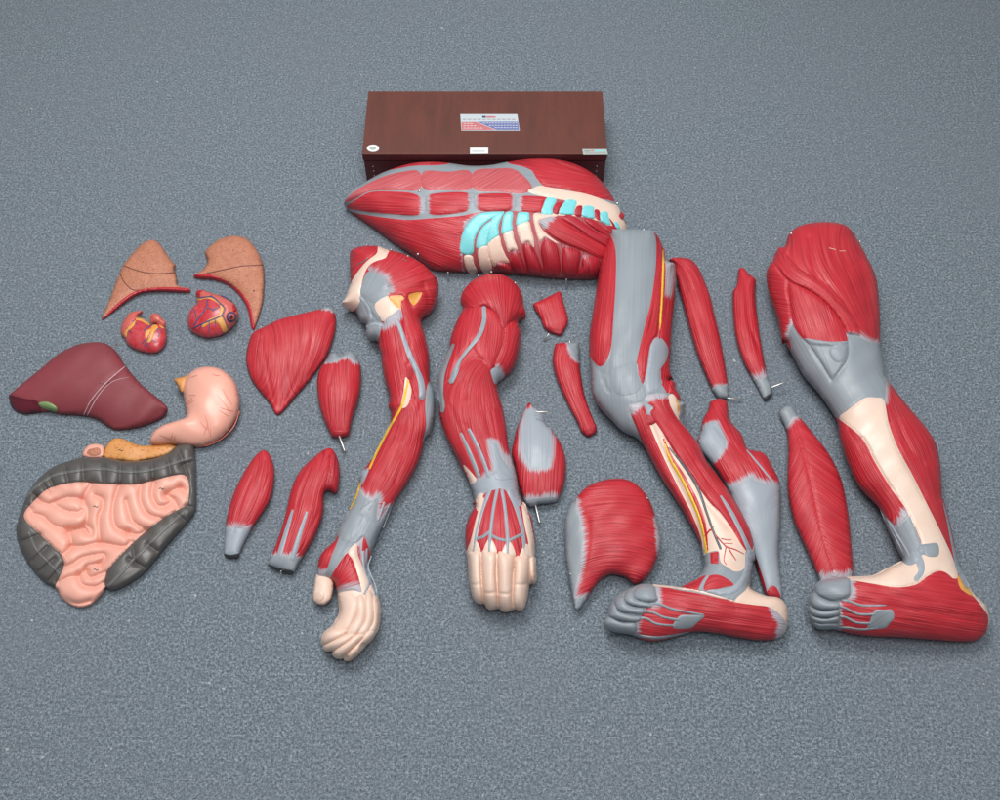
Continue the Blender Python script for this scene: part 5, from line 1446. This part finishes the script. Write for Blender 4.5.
def leg_b():
    A, K, Ft = Z(755, 215, 5.714), Z(780, 340, 5), Z(800, 490, 5)
    out = A(170, 180, 184, 130, 212, 88, 280, 54, 390, 40, 490, 50, 545, 80, 590, 150, 640, 240, 690, 350, 706, 450, 714, 600, 717, 745) + \
        K(508, 60, 526, 150, 542, 205, 640, 330, 732, 440, 780, 520, 801, 620, 808, 720, 812, 795) + Ft(722, 60, 748, 160, 776, 290, 800, 390, 842, 480, 880, 530, 932, 580, 946, 640, 930, 712, 880, 752, 800, 757, 650, 747, 500, 736, 350, 730, 250, 716,
        170, 697, 90, 692, 55, 657, 45, 615, 43, 565, 62, 515, 80, 475, 130, 448, 230, 434, 370, 424, 450, 382, 510, 355, 495, 318, 440, 200, 400, 98) + K(400, 740, 350, 645, 302, 505, 286, 410, 240, 332, 190, 262, 120, 182, 70, 92, 25, 10) + \
        A(160, 740, 130, 600, 80, 450, 64, 340, 82, 288, 108, 252, 120, 215, 142, 190)
    t = thing('leg_model', 'red leg with a slanting thigh strap and a long bare cream shin bone', 'model leg', out, 'legs')
    knee = A(190, 660, 214, 615, 268, 700, 330, 742, 430, 747, 522, 737, 526, 690, 560, 680, 610, 705, 660, 730, 720, 745) + K(530, 150, 525, 235, 520, 302, 480, 288, 430, 288, 385, 315, 340, 350, 298, 398, 250, 380, 180, 270, 100, 180, 50, 80)
    knee = knee[:0] + A(180, 640, 230, 600, 300, 640, 400, 700, 500, 700) + knee[5:]
    regs = [
        R('knee_tendon', TE, knee, 0.6, ('dir', 60)),
        R('outer_thigh_muscle', MF, A(55, 340, 85, 285, 108, 252, 150, 330, 190, 372, 186, 440, 210, 540, 216, 615, 192, 680, 205, 770, 165, 780, 120, 600, 70, 450), 1.6, ('dir', 8), [(A(192, 690, 220, 610, 240, 700), 8)]),
        R('thigh_muscle', MF, A(190, 376, 290, 424, 370, 474, 450, 552, 510, 650, 524, 738, 430, 748, 330, 742, 268, 702, 216, 618, 196, 480), 2.6, ('dir', 72)),
        R('shin_bone', CR, K(298, 398, 340, 350, 385, 315, 430, 288, 480, 288, 520, 302, 545, 420, 590, 540, 660, 670, 722, 795) + Ft(695, 190, 760, 330, 790, 430, 760, 440, 700, 405, 640, 430, 580, 472, 480, 486, 350, 466, 240, 452, 230, 425, 370, 415, 470, 360, 560, 360, 605, 280, 590, 220, 555, 150, 500, 50) +
          K(560, 750, 475, 610, 410, 492), 1.6),
        R('shin_muscle', MU, K(276, 395, 298, 398, 410, 492, 475, 610, 560, 750) + Ft(500, 50, 545, 135, 480, 182, 400, 95, 320, 0) + K(390, 740, 330, 640, 290, 505), 1.8, ('axis', K(300, 410, 430, 640) + Ft(500, 150), 12), [(Ft(480, 190, 520, 110, 560, 150), 8)]),
        R('ankle_tendon', TE, Ft(480, 182, 545, 132, 560, 155, 606, 270, 610, 330, 560, 375, 515, 362, 490, 320, 436, 200, 398, 95), 1.0, ('dir', 62)),
        R('heel_fat', M['fat'], Ft(788, 428, 830, 458, 874, 532, 840, 520, 802, 490), 0.6),
        R('heel_bone', CR, Ft(830, 470, 842, 480, 884, 528, 938, 576, 956, 640, 935, 715, 925, 640, 870, 535), 0.5),
        R('sole_muscle', MU, Ft(240, 452, 350, 466, 480, 486, 580, 472, 640, 430, 700, 404, 752, 430, 800, 490, 840, 520, 870, 536, 922, 600, 942, 640, 930, 712, 880, 770, 650, 760, 300, 735, 180, 710, 190, 620, 190, 560, 235, 540, 252, 490), 1.6, ('dir', 9),
          [(Ft(230, 440, 255, 450, 262, 530, 235, 540), 8), (Ft(180, 560, 195, 560, 195, 700, 180, 700), 6)]),
        R('forefoot', TE, Ft(40, 560, 60, 500, 90, 460, 130, 440, 238, 432, 254, 490, 244, 535, 194, 562, 192, 620, 190, 705, 90, 705, 40, 650), 0, ('dir', 0)),
    ]
    calf = ('axis', K(530, 220, 640, 480, 800, 780), 22)
    b = blob(t, out, R('leg_muscle', MU, out, 0, ('axis', A(380, 50, 560, 400, 660, 720) + K(680, 560, 760, 700) + Ft(800, 420), 34), [(knee, 9)]), regs, lift=0.85, down=0.8, ss=2.0, lump=1.0, thick=36,
             grooves=[(A(310, 130, 325, 250, 355, 350, 400, 400), 2.0, 2.4), (A(330, 240, 400, 370, 480, 470), 1.0, 2.0), (A(480, 230, 540, 400, 600, 580), 0.9, 1.8), (A(600, 250, 640, 450, 650, 680), 0.9, 1.8), (K(160, 45, 200, 110, 260, 200), 2.0, 1.6, 1), (A(195, 390, 190, 450, 212, 540, 218, 610), 1.2, 1.6, 1),
                      (K(260, 200, 320, 130, 342, 60, 340, 10), 1.8, 1.6, 1), (K(590, 400, 640, 520, 720, 620), 1.5, 1.8), (K(620, 510, 660, 580), 1.0, 1.5), (K(545, 420, 590, 540, 660, 670, 722, 795), 1.6, 2.0), (K(410, 492, 475, 610, 560, 750), 1.4, 2.0),
                      (Ft(240, 540, 480, 590, 640, 610, 860, 650), 1.6, 3.0), (Ft(420, 120, 480, 220, 520, 330), 0.8, 1.2), (Ft(410, 120, 460, 230, 510, 350), 0.8, 1.2), (Ft(455, 160, 520, 260, 550, 330), 0.8, 1.2), (K(260, 370, 290, 395), 1.0, 1.6)])
    over(b, 'thigh_strap', MF, A(105, 255, 140, 184, 168, 205, 250, 300, 340, 360, 400, 400, 460, 470, 545, 565, 592, 640, 604, 690, 570, 682, 524, 676, 508, 640, 450, 550, 370, 472, 290, 422, 200, 382, 150, 330), 3.6, ss=1.8, flat=True, fib=('axis', A(130, 220, 300, 390, 460, 510, 570, 690), 12), tens=[(A(520, 690, 620, 690, 640, 760, 520, 740), 9)])
    kt = over(b, 'kneecap_tendon', TE, K(120, -8, 150, 28, 150, 28, 205, 112, 258, 202, 262, 202, 300, 150, 334, 100, 342, 60, 341, 4, 341, 4, 260, 8, 190, 0), 1.5, ss=1.6, flat=True, fib=('dir', 70))
    over(kt, 'kneecap', TE, K(248, 40, 290, 22, 334, 26, 336, 60, 320, 100, 290, 112, 262, 95, 246, 65), 1.3, ss=1.6)
    over(b, 'ankle_strap', TE, Ft(600, 275, 640, 268, 684, 265, 696, 295, 690, 328, 655, 334, 618, 322, 590, 300), 1.4)
    line(b, 'ankle_tendon', TP, Ft(570, 320, 600, 360, 605, 410, 578, 446), [9, 8, 6, 5], 1.4)
    for pl in (Ft(402, 98, 440, 180, 490, 270, 520, 330), Ft(430, 140, 480, 220, 530, 300, 545, 330)):
        line(b, 'ankle_tendon', TP, pl, [1, 2, 2, 1.2], 1.0)
    line(b, 'heel_tendon', TP, Ft(716, 66, 741, 168, 767, 294, 792, 394, 838, 482), [1.0, 2.0, 2.6, 4, 4.5], 0.8, bias=0.8)
    line(b, 'cream_edge', M['cream'], Ft(235, 438, 300, 436, 370, 428, 440, 392, 508, 358), 1.8, 0.7)
    toes(b, [Ft(56, 652, 100, 664, 180, 664, 192, 692, 130, 698, 84, 692), Ft(46, 618, 80, 632, 130, 640, 192, 628, 192, 664, 110, 672, 60, 655), Ft(42, 580, 70, 588, 120, 602, 192, 596, 192, 632, 110, 640, 50, 622),
             Ft(46, 548, 62, 514, 110, 536, 150, 552, 194, 562, 194, 594, 110, 600, 56, 578), Ft(74, 480, 100, 454, 140, 444, 236, 436, 254, 490, 244, 532, 170, 552, 108, 534, 78, 510)], 8)
    for pl, w in ((Ft(205, 546, 250, 556, 310, 576, 430, 576), [3.4, 2.6, 2.2, 1.2]), (Ft(190, 580, 230, 592, 290, 620, 380, 622), [3, 2.4, 2.4, 2.6]), (Ft(192, 632, 230, 638, 280, 662, 350, 668), [3, 2.4, 2.4, 2.6]), (Ft(180, 688, 240, 690, 310, 698, 390, 690), [2.6, 2.4, 2.2, 2])):
        line(b, 'sole_tendon', TE, pl, w, 1.6)
    over(b, 'sole_tendon', TE, Ft(372, 602, 420, 598, 462, 600, 470, 640, 445, 670, 420, 692, 340, 694, 352, 650), 0.9, flat=True)
    line(b, 'seam_mark', CR, A(424, 188, 445, 193, 462, 198), 0.5, 0.2)
    line(b, 'seam_mark', CR, A(482, 206, 500, 205, 518, 206), 0.4, 0.2)
    for q in (A(207, 106), A(600, 152)):
        stud(b, q[0], 1.4)


# ------------------------------------------------------------------ light, camera
def area(name, loc, target, sx, sy, power, col=(1, 1, 1)):
    l = bpy.data.lights.new(name, 'AREA')
    l.shape = 'RECTANGLE'
    l.size, l.size_y = sx, sy
    l.energy = power
    l.color = col
    o = bpy.data.objects.new(name, l)
    o.location = loc
    o.rotation_euler = (Vector(target) - Vector(loc)).to_track_quat('-Z', 'Y').to_euler()
    COL.objects.link(o)


def setup():
    cam = bpy.data.cameras.new('camera')
    cam.sensor_width = 36
    cam.lens = FPX / 1000 * 36
    cam.clip_end = 100
    cam.clip_start = 0.05
    o = bpy.data.objects.new('camera', cam)
    o.location = CPOS
    o.rotation_euler = (math.pi / 2 - PITCH, 0, 0)
    COL.objects.link(o)
    SC.camera = o
    w = bpy.data.worlds.new('World')
    SC.world = w
    w.use_nodes = True
    bg = w.node_tree.nodes['Background']
    bg.inputs[0].default_value = (0.95, 0.98, 1.0, 1)
    bg.inputs[1].default_value = WORLD
    for l in LAMPS:
        area(*l)
    SC.view_settings.view_transform = 'Standard'
    SC.view_settings.look = 'None'
    SC.view_settings.exposure = EXPO
    SC.render.engine = 'CYCLES'


WORLD = 0.20
EXPO = 0.0
LAMPS = [('ceiling_lamp', (-0.4, 1.8, 2.6), (0, 0.95, 0), 1.4, 1.0, 58, (1, 0.99, 0.97)),
         ('ceiling_lamp', (0.25, 0.25, 2.7), (0.0, 0.6, 0), 1.5, 0.9, 36, (1, 0.99, 0.97))]
import time as _t
for fn in (carpet, wooden_case, torso, organs, loose, arm_a, arm_b, leg_a, leg_b, setup):
    _s = _t.time()
    fn()
    print(fn.__name__, round(_t.time() - _s, 2))
for o in bpy.data.objects:
    if '_loc' in o:
        del o['_loc']
